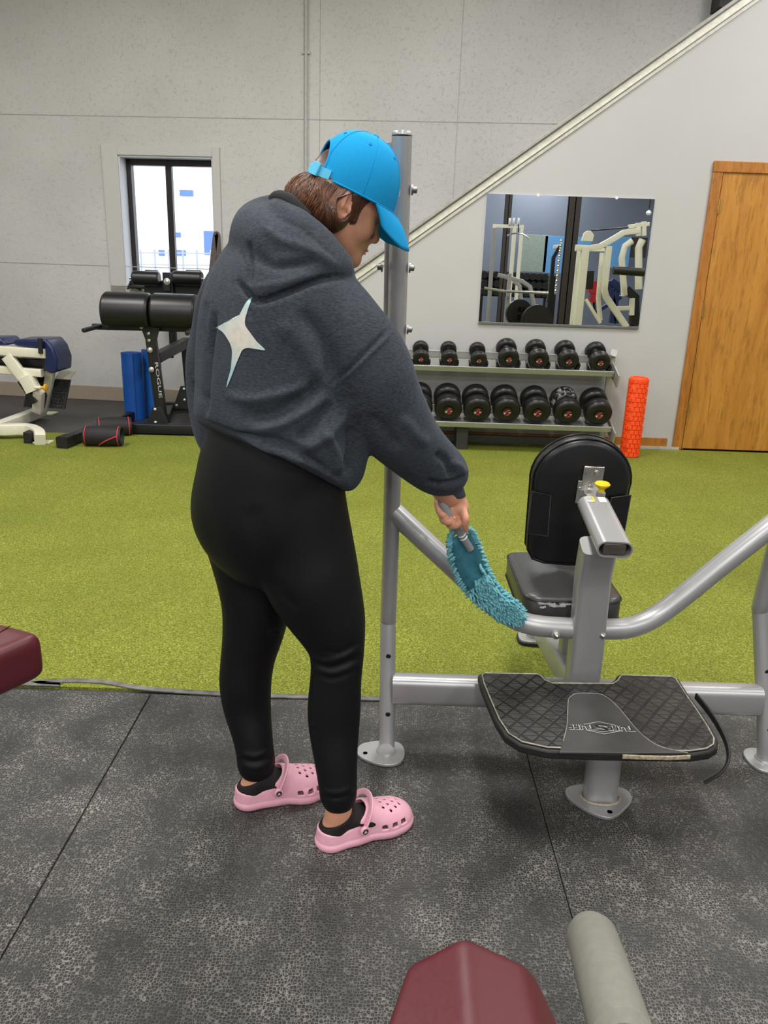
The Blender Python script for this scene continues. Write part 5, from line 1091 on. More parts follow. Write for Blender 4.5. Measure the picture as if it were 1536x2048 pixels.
# --- the rest of the body under the clothes
S = SDF((-.62, 1.28, -.02), (.26, 2.0, 1.42), .0075)
pel = P(545, 1000, 1.66); che = P(570, 640, 1.70); 
S.limb([(pel, .125, .085), (P(555, 860, 1.66), .11, .08), (P(560, 740, 1.67), .115, .085), (che, .135, .09), (P(585, 540, 1.70), .10, .07), (neck0, .055, .055)], lat=LATV, k=.03)
S.limb([(P(660, 590, 1.62), .05), (P(740, 720, 1.60), .042), (P(775, 825, 1.62), .036), (P(840, 915, 1.70), .032), (wr, .022)], k=.03)
S.limb([(P(480, 570, 1.80), .040), (P(428, 680, 1.86), .030), (P(419, 775, 1.84), .026), (P(427, 850, 1.81), .020), (P(437, 884, 1.80), .017)], k=.008)
RL = [(P(610, 1010, 1.60), .090), (P(640, 1150, 1.585), .074), (P(664, 1250, 1.57), .058), (P(673, 1315, 1.56), .050), (P(672, 1390, 1.555), .048), (P(672, 1480, 1.535), .040), (P(676, 1570, 1.515), .031)]
LL_ = [(P(480, 1010, 1.72), .090), (P(495, 1130, 1.72), .074), (P(502, 1220, 1.71), .058), (P(495, 1290, 1.705), .050), (P(490, 1350, 1.70), .048), (P(500, 1430, 1.68), .040), (P(512, 1510, 1.655), .031)]
for L_ in (RL, LL_): S.limb([(p, r*.84) for p, r in L_], k=.02)
FEET = []
for hp_, tp_ in (((633, 1696), (807, 1637)), ((469, 1612), (624, 1577))):
    a_ = PZ(*hp_, 0); b_ = PZ(*tp_, 0); FEET.append((a_, unit((b_-a_)*np.array([1, 1, 0]))))
ANK = (P(677, 1622, 1.505), P(513, 1553, 1.645))
def foot_shape(S, idx, e=0.0):
    hq, fd = FEET[idx]; L = lambda x, y, z: hq+fd*x+np.array([-fd[1], fd[0], 0])*y+np.array([0, 0, z]); ank = ANK[idx]; ly = (-fd[1], fd[0], 0)
    S.limb([(ank+np.array([0, 0, .05]), .0290+e), (ank, .0290+e), (ank*.5+L(.050, 0, .06)*.5, .0285+e), (L(.045, 0, .043), .027+e)], k=.006)
    S.ell(L(.040, 0, .042), (.031+e, .029+e, .026+e), (fd, ly, (0, 0, 1)), k=.008)
    S.limb([(L(.058, 0, .072), .028+e, .026+e), (L(.10, 0, .053), .032+e, .023+e), (L(.15, 0, .041), .034+e, .014+e), (L(.19, 0, .034), .030+e, .009+e)], lat=ly, k=.006)
for idx in (0, 1): foot_shape(S, idx)
Vb, Fb = S.mesh(3)
# --- left hand, relaxed below its cuff
lw = P(440, 886, 1.80); S = SDF(lw-np.array([.07, .07, .16]), lw+np.array([.10, .10, .04]), .002)
dn = unit(np.array([.45, .10, -1])); fw = unit(np.array([.75, .6, .1]))
S.limb([(lw, .022, .017), (lw+dn*.03, .028, .014), (lw+dn*.065, .031, .013)], lat=fw, k=.01)
for i in range(4):
    b0 = lw+dn*.072+fw*(.024-.016*i); L_ = (.068, .076, .070, .054)[i]; cu = np.array([.5, -.62, .1])*-.0
    inn = unit(np.cross(dn, fw)); S.limb([(b0, .0086), (b0+dn*L_*.42, .0080), (b0+dn*L_*.72+inn*.010, .0074), (b0+dn*L_*.92+inn*.024, .0062)], k=.003, sub=3)
S.limb([(lw+dn*.022+fw*.020, .011), (lw+dn*.050+fw*.038, .010), (lw+dn*.080+fw*.042, .0078)], k=.008, sub=3)
Vl, Fl = S.mesh(2)
Fs = []; Vs = []; o_ = 0
for v, f in ((Vb, Fb), (Vh, Fh), (Vr, Fr), (Vl, Fl)): Vs.append(v); Fs.append(f+o_); o_ += len(v)
body = obj('body', (np.concatenate(Vs), np.concatenate(Fs)), SKIN, per, ang=0)
# nails, ring, eyes
NAIL = mat('nail_gloss', rgb(236, 205, 190), .2, var=.02)
for a, b in ((P(932, 1060, HY-.030), P(930, 1048, HY-.040)), (P(873, 1003, HY-.026), P(877, 1020, HY-.030))):
    d = unit(a-b); g = G(); g.lathe([(0, -.002), (.0042, 0), (.0048, .006), (.0040, .012), (0, .014)], a-d*.004+np.array([-.001, -.0035, .002]), d, 10); obj('fingernail', g, NAIL, body)
rg_c = (kn[2]*.45+P(898, 1043, HY-.040)*.55); rd = unit(P(898, 1043, HY-.040)-kn[2]); x = unit(np.cross(rd, (0, 0, 1))); y = np.cross(rd, x)
g = G(); g.sweep([rg_c+(x*math.cos(t)+y*math.sin(t))*.0100 for t in np.linspace(0, 2*math.pi, 25)[:-1]], circ(.0011, 6), closed=True); rg_ = obj('ring', g, CHROME, body)
g = G(); g.lathe([(0, 0), (.003, .001), (.0034, .003), (0, .0045)], rg_c+np.array([-.003, -.0095, .002]), (-.2, -1, .3), 8); obj('ring_stone', g, mat('clear_stone', rgb(235, 238, 245), .08), rg_)
for s in (-1, 1):
    g = G(); g.lathe([(0, -.010), (.007, -.007), (.010, 0), (.007, .007), (0, .010)], HP(.0775, s*.031, .0015), hf, 14); ey_ = obj('eye', g, mat('eye_white', rgb(235, 232, 228), .2), body)
    g = G(); g.lathe([(0, .0012), (.0045, 0)], HP(.0875, s*.031, -.001), hf-hh*.25, 14); obj('iris', g, mat('brown_iris', rgb(50, 30, 22), .2), ey_)
    g = G(); g.sweep(catmull([HP(.088, s*.014, .021), HP(.088, s*.030, .0255), HP(.074, s*.049, .021)], 5), circ(.0020, 6)); obj('eyebrow', g, HAIR, body)
g = G(); g.sweep(catmull([HP(.0985, -.018, -.0655), HP(.1015, 0, -.0665), HP(.0985, .018, -.0655)], 4), circ(.0028, 6)); g.sweep(catmull([HP(.096, -.015, -.0725), HP(.0985, 0, -.0738), HP(.096, .015, -.0725)], 4), circ(.0030, 6)); obj('lips', g, mat('lip_skin', rgb(186, 104, 96), .4, var=.05), body)

# --- leggings
S = SDF((-.62, 1.28, .06), (.05, 2.0, 1.02), .0055)
S.limb([px2(560, 880, 1.66, 143, .80), px2(545, 935, 1.665, 150, .82), px2(537, 1000, 1.67, 150, .85), px2(545, 1055, 1.67, 142, .85)], lat=LATV, k=.03)
S.limb([px2(598, 985, 1.60, 86), px2(612, 1070, 1.60, 88), px2(622, 1150, 1.59, 92), px2(648, 1215, 1.58, 76), px2(664, 1255, 1.572, 62), px2(674, 1300, 1.565, 50), px2(673, 1340, 1.56, 47), px2(669, 1400, 1.557, 49), px2(668, 1450, 1.552, 47), px2(671, 1510, 1.53, 40), px2(675, 1560, 1.515, 35), px2(677, 1594, 1.508, 33)], k=.012)
S.limb([px2(488, 985, 1.74, 88), px2(498, 1070, 1.735, 84), px2(508, 1140, 1.725, 74), px2(513, 1205, 1.715, 65), px2(507, 1262, 1.71, 57), px2(497, 1310, 1.705, 50), px2(491, 1360, 1.70, 48), px2(494, 1410, 1.695, 44), px2(505, 1470, 1.668, 36), px2(511, 1510, 1.655, 33), px2(513, 1530, 1.650, 33.5)], k=.012)
S.ell(P(484, 1026, 1.68), (.100, .10, .100), k=.05); S.ell(P(560, 1050, 1.60), (.10, .095, .11), k=.06)
V, F = S.mesh(4)
fl = [([(500, 1010), (512, 1050), (535, 1100), (560, 1150)], 22, -.003), ([(540, 1150), (565, 1190), (600, 1220)], 10, -.004), ([(622, 1312), (660, 1322), (722, 1296)], 4, .004), ([(628, 1325), (665, 1335), (722, 1312)], 4, -.004), ([(630, 1335), (665, 1346), (722, 1325)], 4, .004), ([(628, 1347), (668, 1357), (720, 1338)], 4, -.003), ([(640, 1300), (680, 1305), (722, 1280)], 5, -.0025),
      ([(478, 1505), (510, 1512), (542, 1498)], 4, .0035), ([(480, 1516), (510, 1524), (545, 1512)], 3.5, -.003), ([(480, 1528), (510, 1536), (547, 1524)], 4, .003), ([(640, 1578), (672, 1586), (710, 1574)], 4, .003), ([(642, 1590), (672, 1597), (710, 1586)], 3, -.0025),
      ([(535, 1270), (548, 1262), (562, 1266)], 5, .004), ([(640, 1590), (640, 1590)], 3, 0)]
fl = fl[:-1]; V = folds(V, F, fl); leggings = obj('leggings', (V, F), LEG, per, ang=0)
bvL = BVHTree.FromPolygons(V.tolist(), F.tolist())
def on_surface(bv, px, py, off=.001):
    d = Vector(ray(px, py)); d.normalize(); h = bv.ray_cast(Vector(C0), d)
    return None if h[0] is None else np.array(h[0])+np.array(h[1])*off

# --- hoodie
S = SDF((-.60, 1.36, .78), (.26, 2.02, 1.46), .0050)
tr = [px2(557, 905, 1.655, 146, .80), px2(556, 868, 1.655, 153, .84), px2(553, 800, 1.66, 148, .84), px2(552, 720, 1.665, 148, .82), px2(556, 650, 1.672, 152, .78), px2(562, 590, 1.68, 146, .72), px2(570, 540, 1.69, 116, .70), px2(585, 500, 1.70, 84, .75)]
tr = [(p, a*1.12, b*1.12) for p, a, b in tr]
S.limb(tr, lat=LATV, k=.03)
SA = SDF((-.60, 1.36, .78), (.26, 2.02, 1.46), .0050)
SA.limb([px2(664, 604, 1.625, 56), px2(692, 662, 1.60, 66), px2(728, 728, 1.60, 78), px2(752, 790, 1.61, 73), px2(786, 845, 1.635, 64), px2(826, 893, 1.685, 52), px2(866, 930, 1.73, 44), px2(893, 948, 1.755, 35)], k=.03)
h_ = np.maximum(.016-np.abs(S.D-SA.D), 0)/.016; S.D = np.minimum(S.D, SA.D)-h_*h_*.016/4
S.ell(P(905, 950, 1.765), (.030, .028, .028), k=.02)
S.limb([px2(892, 964, 1.765, 29), px2(902, 985, 1.778, 25), px2(910, 1006, 1.789, 24)], k=.006)
S.limb([px2(466, 560, 1.80, 42), px2(442, 610, 1.84, 42), px2(429, 675, 1.86, 40), px2(419, 730, 1.855, 40), px2(419, 790, 1.84, 37), px2(424, 840, 1.815, 34), px2(431, 872, 1.80, 30), px2(437, 893, 1.795, 24)], k=.02)
# front hem hanging forward on the right
S.limb([px2(640, 830, 1.60, 60), px2(668, 890, 1.60, 45), px2(680, 945, 1.605, 30)], k=.04); S.limb([px2(704, 850, 1.68, 22), px2(716, 895, 1.685, 15), px2(706, 940, 1.68, 11)], k=.02)
# hem plane
A, B, Cc = P(408, 858, 1.74), P(700, 990, 1.60), P(570, 915, 1.46); n = unit(np.cross(B-A, Cc-A)); n = -n if n[2] > 0 else n
S2 = None
sl_i, X = S.block((-.60, 1.36, .80), (.12, 2.02, 1.10)); e = ((X-A)@n).astype(np.float32)
# only cut the trunk, not the sleeves
axL = P(422, 860, 1.80)
keep = (np.linalg.norm(X-axL, axis=-1) < .125) & (X[..., 1] > 1.745)
px_, py_ = proj(X.reshape(-1, 3)); keep |= (px_.reshape(X.shape[:-1]) > 735+0*py_.reshape(X.shape[:-1]))
e[keep] = -1; D = S.D[sl_i]; k = .02; hq = np.maximum(k-np.abs(D-e), 0)/k; S.D[sl_i] = np.maximum(D, e)+hq*hq*k/4
# rib band under the blousing
for off_, rr0 in ((-.012, 1.0),): pass
# neck opening: carve out for the neck and the hood hollow
S.limb([(neck0-np.array([.02, 0, .06]), .060), (neck0+np.array([.01, 0, .03]), .066), (HP(-.02, 0, -.06), .074)], k=.012, mode='sub')
# hood lying on the back: its own soft volume, joined with a tight crease
SH = SDF((-.60, 1.36, .78), (.26, 2.02, 1.46), .0050)
SH.limb([px2(558, 420, 1.76, 17), px2(562, 428, 1.665, 22), px2(600, 456, 1.605, 24), px2(642, 492, 1.585, 23), px2(676, 530, 1.60, 18), px2(688, 550, 1.65, 14)], k=.016)
SH.limb([px2(548, 425, 1.76, 20), px2(520, 448, 1.735, 32), px2(516, 470, 1.665, 40), px2(545, 498, 1.615, 44), px2(592, 515, 1.585, 36), px2(640, 527, 1.58, 28), px2(672, 540, 1.60, 18)], k=.025)
SH.limb([px2(506, 490, 1.68, 30), px2(511, 530, 1.635, 29), px2(516, 563, 1.605, 22)], k=.03)
SH.limb([px2(530, 560, 1.585, 20), px2(580, 545, 1.56, 22), px2(640, 535, 1.565, 16)], k=.025)
SH.limb([(neck0-np.array([.02, 0, .06]), .052), (neck0+np.array([.01, 0, .03]), .060), (HP(-.02, 0, -.06), .070)], k=.012, mode='sub')
D = SH.D-.0035; h_ = np.maximum(.005-np.abs(S.D-D), 0)/.005; S.D = np.minimum(S.D, D)-h_*h_*.005/4
V, F = S.mesh(2)
fl = [([(497, 480), (500, 520), (500, 568)], 5, -.006), ([(520, 445), (560, 480), (620, 500), (680, 535)], 9, .004), ([(500, 505), (545, 530), (590, 528), (640, 520)], 10, -.006), ([(470, 560), (498, 588), (515, 602), (560, 590), (640, 560), (694, 555)], 6, -.009),
      ([(780, 655), (745, 690), (700, 735), (657, 770)], 3.5, -.0045), ([(786, 662), (751, 697), (706, 742), (663, 777)], 4, .003),
      ([(648, 765), (600, 800), (540, 830), (480, 830)], 14, -.009), ([(655, 790), (610, 822), (560, 850), (500, 862)], 12, .007), ([(660, 800), (630, 850), (590, 880)], 11, -.008), ([(700, 800), (680, 840), (640, 880), (590, 905)], 12, .007),
      ([(450, 790), (500, 800), (560, 790), (620, 770)], 10, .005), ([(430, 855), (480, 880), (560, 900), (620, 930)], 8, .004), ([(470, 868), (540, 878), (610, 905), (660, 945)], 8, -.006), ([(392, 834), (470, 866), (560, 894), (630, 924), (682, 958)], 3.5, -.006), ([(392, 842), (470, 875), (560, 904), (630, 934), (682, 968)], 5, .003),
      ([(700, 850), (704, 900), (690, 950)], 9, -.009), ([(640, 860), (668, 900), (680, 950)], 9, .007),
      ([(870, 905), (895, 925), (905, 960)], 7, -.007), ([(850, 960), (880, 968), (915, 962), (926, 950)], 5, -.007), ([(800, 830), (830, 870), (860, 890)], 12, .004), ([(735, 830), (770, 860), (800, 900)], 12, -.005), ([(900, 925), (920, 935), (926, 950)], 8, .005),
      ([(412, 600), (408, 660), (418, 720)], 7, -.004), ([(430, 620), (418, 700), (412, 770), (408, 840)], 6, -.010), ([(385, 760), (400, 790), (412, 800)], 6, -.004),
      ([(560, 640), (610, 700), (640, 760)], 18, .004), ([(600, 620), (650, 690), (662, 760)], 14, -.005), ([(878, 985), (895, 990), (925, 975)], 4, -.003)]
fl = [(a, w*1.0, m_*1.8) for a, w, m_ in fl]; V = folds(V, F, fl)
xx_, yy_ = proj(V); hemy = []
for x_ in range(404, 694, 12):
    m_ = (np.abs(xx_-x_) < 5) & (V[:, 1] < 1.80) & (yy_ > 780)
    if m_.any(): hemy.append((x_, float(yy_[m_].max())))
hemy = hemy[1:-1]; hem1 = [(a, b-24-3*math.sin(a*.05)) for a, b in hemy]; hem2 = [(a, b-36-3*math.sin(a*.05)) for a, b in hemy]; hem0 = [(a, b-11) for a, b in hemy]
V = folds(V, F, [(hem1, 4.0, -.007), (hem2, 8, .006), (hem0, 7, .002)])
V = folds(V, F, [([(548, 432), (590, 452), (640, 488), (678, 524)], 2.8, -.0035), ([(470, 556), (500, 590), (518, 600), (560, 588), (640, 558), (690, 552)], 5, -.006), ([(480, 500), (496, 540), (503, 572)], 4, -.005), ([(505, 575), (560, 568), (630, 545)], 8, .005)]); hoodie = obj('hoodie', (V, F), HOOD, per, ang=0); bvH = BVHTree.FromPolygons(V.tolist(), F.tolist())
# star print
star = [(504, 596), (499, 612), (494, 628), (491, 640), (492, 652), (503, 668), (515, 684), (531, 700), (512, 698), (496, 696), (486, 700), (480, 712), (474, 726), (468, 742), (461, 760), (454, 775), (457, 758), (462, 740), (464, 722), (465, 706), (463, 692), (456, 678), (446, 664), (432, 654), (450, 656), (462, 654), (472, 646), (478, 634), (486, 618), (494, 604)]
def inside(x, y, poly):
    c = False; j = len(poly)-1
    for i in range(len(poly)):
        xi, yi = poly[i]; xj, yj = poly[j]
        if (yi > y) != (yj > y) and x < (xj-xi)*(y-yi)/(yj-yi)+xi: c = not c
        j = i
    return c
sm_ = mat('star_ink', rgb(196, 222, 220), .6, var=.03)
m = bpy.data.materials.new('star_ink_two_tone'); m.use_nodes = True; t = NT(m); nz = t.add('ShaderNodeTexNoise', i_Scale=70.0, i_Detail=3.0); t.link(t.coord(), nz.inputs['Vector'])
gt = t.add('ShaderNodeVectorMath', operation='DISTANCE'); t.link(t.coord(), gt.inputs[0]); q_ = on_surface(bvH, 481, 672, 0); gt.inputs[1].default_value = tuple(q_-wloc(per))
c_ = t.ramp(gt.outputs['Value'], [(.0, rgb(222, 208, 190)), (.035, rgb(206, 208, 196)), (.075, rgb(156, 200, 206))]); c_ = t.mix(t.ramp(nz.outputs[0], [(.4, 0), (.7, .35)]), c_, rgb(150, 176, 176)); t.link(c_, t.b.inputs['Base Color']); t.b.inputs['Roughness'].default_value = .6
st = catmull([np.array(p, float) for p in star], 3, closed=True); st2 = [tuple(p) for p in st]
import bmesh
bm = bmesh.new(); vs = [bm.verts.new((p[0], p[1], 0)) for p in st2]; bm.faces.new(vs)
bmesh.ops.triangulate(bm, faces=bm.faces[:]); 
for _ in range(3): bmesh.ops.subdivide_edges(bm, edges=[e for e in bm.edges if e.calc_length() > 7], cuts=1, use_grid_fill=False); bmesh.ops.triangulate(bm, faces=[f for f in bm.faces if len(f.verts) > 3])
Vst = []; 
for v in bm.verts:
    q = on_surface(bvH, v.co.x, v.co.y, .0016); Vst.append(q if q is not None else P(v.co.x, v.co.y, 1.6))
bm.verts.index_update(); Fst = [tuple(v.index for v in f.verts) for f in bm.faces]; bm.free()
so = obj('star_print', (Vst, Fst), m, hoodie, ang=0, label='pale blue and cream four-pointed star print')
# front of the hoodie falling forward under the arm
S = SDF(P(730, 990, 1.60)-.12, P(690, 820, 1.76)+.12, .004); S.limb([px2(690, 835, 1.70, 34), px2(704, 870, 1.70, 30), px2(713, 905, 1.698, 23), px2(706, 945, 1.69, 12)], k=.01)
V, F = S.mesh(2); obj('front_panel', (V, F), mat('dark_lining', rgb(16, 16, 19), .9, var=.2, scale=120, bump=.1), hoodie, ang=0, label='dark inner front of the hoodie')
# black inner collar
g = G(); cc = [P(545, 404, 1.75), P(556, 395, 1.70), P(574, 399, 1.655), P(594, 415, 1.63), P(616, 440, 1.62)]
g.sweep(catmull(cc, 5), circ(.014, 12), scales=[.6]+[1]*19+[.6]); obj('inner_collar', g, mat('black_collar', rgb(20, 20, 22), .9, var=.3, scale=200, bump=.3, bdist=.001), per)

# --- socks and clogs
CZ = .012
def foot_axes(fd): return fd, np.array([-fd[1], fd[0], 0.0]), np.array([0, 0, 1.0])
for idx, (hq, fd) in enumerate(FEET):
    fx_, fy_, fz_ = foot_axes(fd); sd = -1 if idx == 0 else 1           # outer side sign (right foot first)
    L = lambda x, y, z: hq+fx_*x+fy_*y+fz_*z
    S = SDF(hq-.12, hq+np.array([.34, .30, .20]), .003)
    foot_shape(S, idx, .0022)
    top = L(.045, 0, .073); S.planes([(top, unit(fz_*1.0-fx_*.50))], .004, 'and')
    V, F = S.mesh(2); V = V+vnormals(V, F)*.0012; obj('sock', (V, F), SOCK, per, ang=0)
    # clog solid in its own frame
    S = SDF((-.02, -.075, -.01), (.28, .075, .13), .0021); sl_i, X = S.block((-.02, -.075, -.01), (.28, .075, .13)); x, y, z = X[..., 0], X[..., 1]*sd, X[..., 2]
    def foot2(x, y, o=0):
        d = None
        for (x0, y0, r0, x1, y1, r1) in ((.038, 0, .036, .10, .0, .034), (.10, 0, .034, .180, -.004, .050), (.180, -.004, .050, .205, -.001, .047)):
            t = np.clip(((x-x0)*(x1-x0)+(y-y0)*(y1-y0))/((x1-x0)**2+(y1-y0)**2), 0, 1); e = np.hypot(x-x0-t*(x1-x0), y-y0-t*(y1-y0))-(r0+(r1-r0)*t)
            d = e if d is None else np.minimum(d, e)-np.maximum(.02-np.abs(d-e), 0)**2/.08
        return d-o
    hgt = np.interp(x, [0, .10, .125, .16, .21, .255], [.105, .100, .090, .076, .062, .040])
    smax = lambda a, b, k: np.maximum(a, b)+np.maximum(k-np.abs(a-b), 0)**2/(4*k)
    flare = .004*np.exp(-((z-.012)/.010)**2)-.10*np.maximum(z-.03, 0)
    out = smax(foot2(x, y, flare), z-hgt*(1-.35*np.clip(np.abs(y)/.05, 0, 1)**2.2), .022); out = smax(out, -z+.0, .006)
    inn = smax(foot2(x, y, flare-.0065), z-(hgt-.006)*(1-.35*np.clip(np.abs(y)/.05, 0, 1)**2.2), .02); inn = smax(inn, .020-z, .006)
    rim = .046+.052*np.clip((x-.055)/.075, 0, 1)**1.6+.006*np.exp(-(x/.03)**2); cut = smax(-(z-rim), x-.138, .010); cut = np.where(x < .14, cut, 1)
    d = smax(out, -inn, .004); d = smax(d, -cut, .005)
    d = d+.0012*np.exp(-((z-.022)/.0016)**2)*(np.abs(foot2(x, y, flare)) < .006)       # groove above the sole
    for (hx_, hy_) in ((.165, 0), (.165, .018), (.165, -.018), (.182, .009), (.182, -.009), (.182, .027), (.182, -.027), (.199, 0), (.199, .018), (.199, -.018), (.214, .009), (.214, -.009)):
        d = np.maximum(d, -np.maximum(np.hypot(x-hx_, y-hy_)-.0036, .045-z))
    for hx_ in (.158, .184, .208):
        d = np.maximum(d, -np.maximum(np.maximum(np.abs(x-hx_)-.0065-.15*(.036-z), np.abs(z-.034)-.0045), .02-np.abs(y)))
    S.D[sl_i] = d; V, F = S.mesh(1); V = np.array([L(p[0], p[1], p[2]) for p in V])
    cl = obj('clog', (V, F), PINK, per, ang=0)
    g = G(); arc = []
    for t in np.linspace(-1, 1, 21):
        a = t*math.radians(97); arc.append(L(.104+.030*math.cos(a), .0445*math.sin(a), .050+.056*max(-.1, math.cos(a))**.8 if math.cos(a) > 0 else .050+.056*math.cos(a)))
    g.sweep(arc, rsec(.015, .0045, .002), up=fz_*.4-fx_); st_ = obj('heel_strap', g, PINK, cl)
    for s in (-1, 1):
        c = L(.102, s*.0475, .047); nrm = fy_*s; g = G(); g.lathe([(0, .004), (.0095, .004), (.0115, .002), (.0115, -.003)], c, nrm, 20); rv = obj('strap_rivet', g, PINK, st_)
        g = G(); g.lathe([(0, .0048), (.0074, .0048), (.0074, .003)], c, nrm, 18); obj('rivet_face', g, mat('rivet_dark', rgb(62, 56, 60), .4), rv)
        u_, v_ = fx_, fz_; c2 = c+nrm*.0052; pl = [c2+u_*a_*.001+v_*b_*.001 for a_, b_ in ((-4.2, -3), (-1, 3.6), (1.2, 3), (1.8, 0), (4.4, -3.2), (1, -1.4), (-1.2, -2.2))]; pl = pl if s < 0 else pl[::-1]
        g = G(); g.prism(pl, nrm*.0004); obj('rivet_mark', g, WHITEP, rv, smooth=False)
    g = G(); o2 = []
    for t in np.linspace(0, 2*math.pi, 60)[:-1]:
        # outline a little inside the footprint for the dark tread under the sole
        cx_, cy_ = .128, 0; r = 0
        for rr2 in np.linspace(.02, .16, 71):
            if foot2(np.array(cx_+rr2*math.cos(t)), np.array(cy_+rr2*math.sin(t))) > -.002: break
            r = rr2
        o2.append(L(cx_+r*math.cos(t), sd*(cy_+r*math.sin(t)), -.000))
    o2 = o2 if sd > 0 else o2[::-1]
    g.prism(o2, (0, 0, .003)); obj('tread_sole', g, mat('worn_sole', rgb(70, 58, 60), .8), cl)

# --- cap
ca_, cb_, ch_ = .101, .084, .124
def capP(th, ph, off=0.0):
    r = math.cos(ph)**.78; rz = math.sin(ph)
    return HP(.020+(ca_+off)*r*math.cos(th), (cb_+off)*r*math.sin(th), .028+(ch_+off)*rz-.0*(1-rz))
cap_g = G(); NT_, NP = 168, 56; keepf = []
Vc = [capP(2*math.pi*i/NT_, (math.pi/2*.995)*j/NP) for i in range(NT_) for j in range(NP+1)]
def arch(th, ph):
    a = (th-math.pi)/math.radians(33); zz = (ch_*math.sin(ph)-.020)/.056; return a*a+zz*zz < 1 and zz > 0
Fc = []
for i in range(NT_):
    for j in range(NP):
        if not arch(2*math.pi*(i+.5)/NT_, (math.pi/2*.995)*(j+.5)/NP): Fc.append((i*(NP+1)+j, ((i+1) % NT_)*(NP+1)+j, ((i+1) % NT_)*(NP+1)+j+1, i*(NP+1)+j+1))
Fc.append(tuple(i*(NP+1)+NP for i in range(NT_)))
crown = obj('cap_crown', (Vc, Fc), CAPM, per, ang=0); sm2 = crown.modifiers.new('thickness', 'SOLIDIFY'); sm2.thickness = .0022; sm2.offset = -1
def seamline(pts, r, nm, m=CAPM, par=crown): g = G(); g.sweep(pts, circ(r, 6)); return obj(nm, g, m, par)
for k in range(6):
    th = math.radians(30+60*k); pts = [capP(th, p, .0004) for p in np.linspace(0, 1.5, 24) if not arch(th, p) and (abs(th-math.pi) > .6 or ch_*math.sin(p) > .02)]
    seamline(pts, .0009, 'panel_seam'); c = capP(th+math.radians(30)*0-.24, .95, .0006); nrm = unit(c-HP(.02, 0, .05)); x = unit(np.cross(nrm, (0, 0, 1))); y = np.cross(nrm, x)
    g = G(); g.sweep([c+(x*math.cos(t)+y*math.sin(t))*.0028 for t in np.linspace(0, 2*math.pi, 13)[:-1]], circ(.0008, 5), closed=True); obj('eyelet', g, CAPM, crown)
ap_ = []
for t in np.linspace(0, math.pi, 25):
    th = math.pi+math.radians(33)*math.cos(t); sz = .020+.056*math.sin(t); ap_.append(capP(th, math.asin(min(.99, sz/ch_)), .0))
g = G(); g.sweep(ap_, circ(.0024, 8)); obj('opening_edge', g, CAPM, crown)
g = G(); g.lathe([(0, .0045), (.006, .004), (.0085, .0015), (.0088, -.001)], capP(0, 1.565), hh, 16); obj('cap_button', g, CAPM, crown)
g = G(); g.sweep([capP(th, .02, .0002) for th in np.linspace(0, 2*math.pi, 73)[:-1]], circ(.0016, 6), closed=True); obj('rim_edge', g, CAPM, crown)
# strap with buckle at the back
g = G(); g.sweep([capP(math.radians(t), .075, .0035) for t in np.linspace(140, 226, 22)], rsec(.019, .0024, .001), up=hh); g2 = g
V2 = []; n_ = 22
for t in np.linspace(140, 226, n_):
    for ph, off in ((.0, .003), (.155, .0035), (.155, .001), (.0, .0005)): V2.append(capP(math.radians(t), ph, off))
F2 = [(i*4+q, i*4+(q+1) % 4, (i+1)*4+(q+1) % 4, (i+1)*4+q) for i in range(n_-1) for q in range(4)]+[(0, 1, 2, 3)[::-1], ((n_-1)*4, (n_-1)*4+1, (n_-1)*4+2, (n_-1)*4+3)]
strp = obj('cap_strap', (V2, F2), mat('cap_strap_blue', rgb(86, 190, 226), .6, var=.04), crown)
V2 = []
for t in (196, 203, 210):
    for ph, off in ((-.02, .0105), (.18, .0105), (.18, .003), (-.02, .003)): V2.append(capP(math.radians(t), ph, off))
obj('strap_slider', (V2, [(i*4+q, i*4+(q+1) % 4, (i+1)*4+(q+1) % 4, (i+1)*4+q) for i in range(2) for q in range(4)]+[(3, 2, 1, 0), (8, 9, 10, 11)]), mat('cap_strap_blue', rgb(86, 190, 226), .6), strp, bevel=.001)
# brim
Vb2 = []; NU, NV = 33, 13
for i in range(NU):
    u = -1+2*i/(NU-1); th = u*math.radians(69)
    for j in range(NV):
        v = j/(NV-1); Lb = .070*math.cos(u*math.pi/2*.95)**.34
        base = np.array([.020+ca_*math.cos(th), cb_*math.sin(th), .0285]); d = np.array([1.0, .10*math.sin(th), 0])
        p = base+d*Lb*v; p[2] += -.056*v*(.75+.25*v)*min(1, Lb/.06)-.008*(u*u)*v+.010*math.sin(math.pi*min(1, v))*(1-u*u)*.6; Vb2.append(HP(*p))
Fb2 = [(i*NV+j, (i+1)*NV+j, (i+1)*NV+j+1, i*NV+j+1) for i in range(NU-1) for j in range(NV-1)]
brim = obj('cap_brim', (Vb2, Fb2), CAPM, per, ang=0); sm3 = brim.modifiers.new('thickness', 'SOLIDIFY'); sm3.thickness = .0034; sm3.offset = 0
g = G()
for (th, p0, p1, w) in ((-.02, .20, .42, .006), (-.16, .30, .42, .004), (.12, .20, .42, .006), (-.10, .07, .11, .012)):
    a = capP(th, p0, .0012); b = capP(th, p1, .0012); x = unit(capP(th+.05, p0)-capP(th, p0)); g.prism([a-x*w/2, a+x*w/2, b+x*w/2, b-x*w/2], unit(a-HP(0, 0, .03))*.0008)
obj('front_embroidery', g, WHITEP, crown, smooth=False)

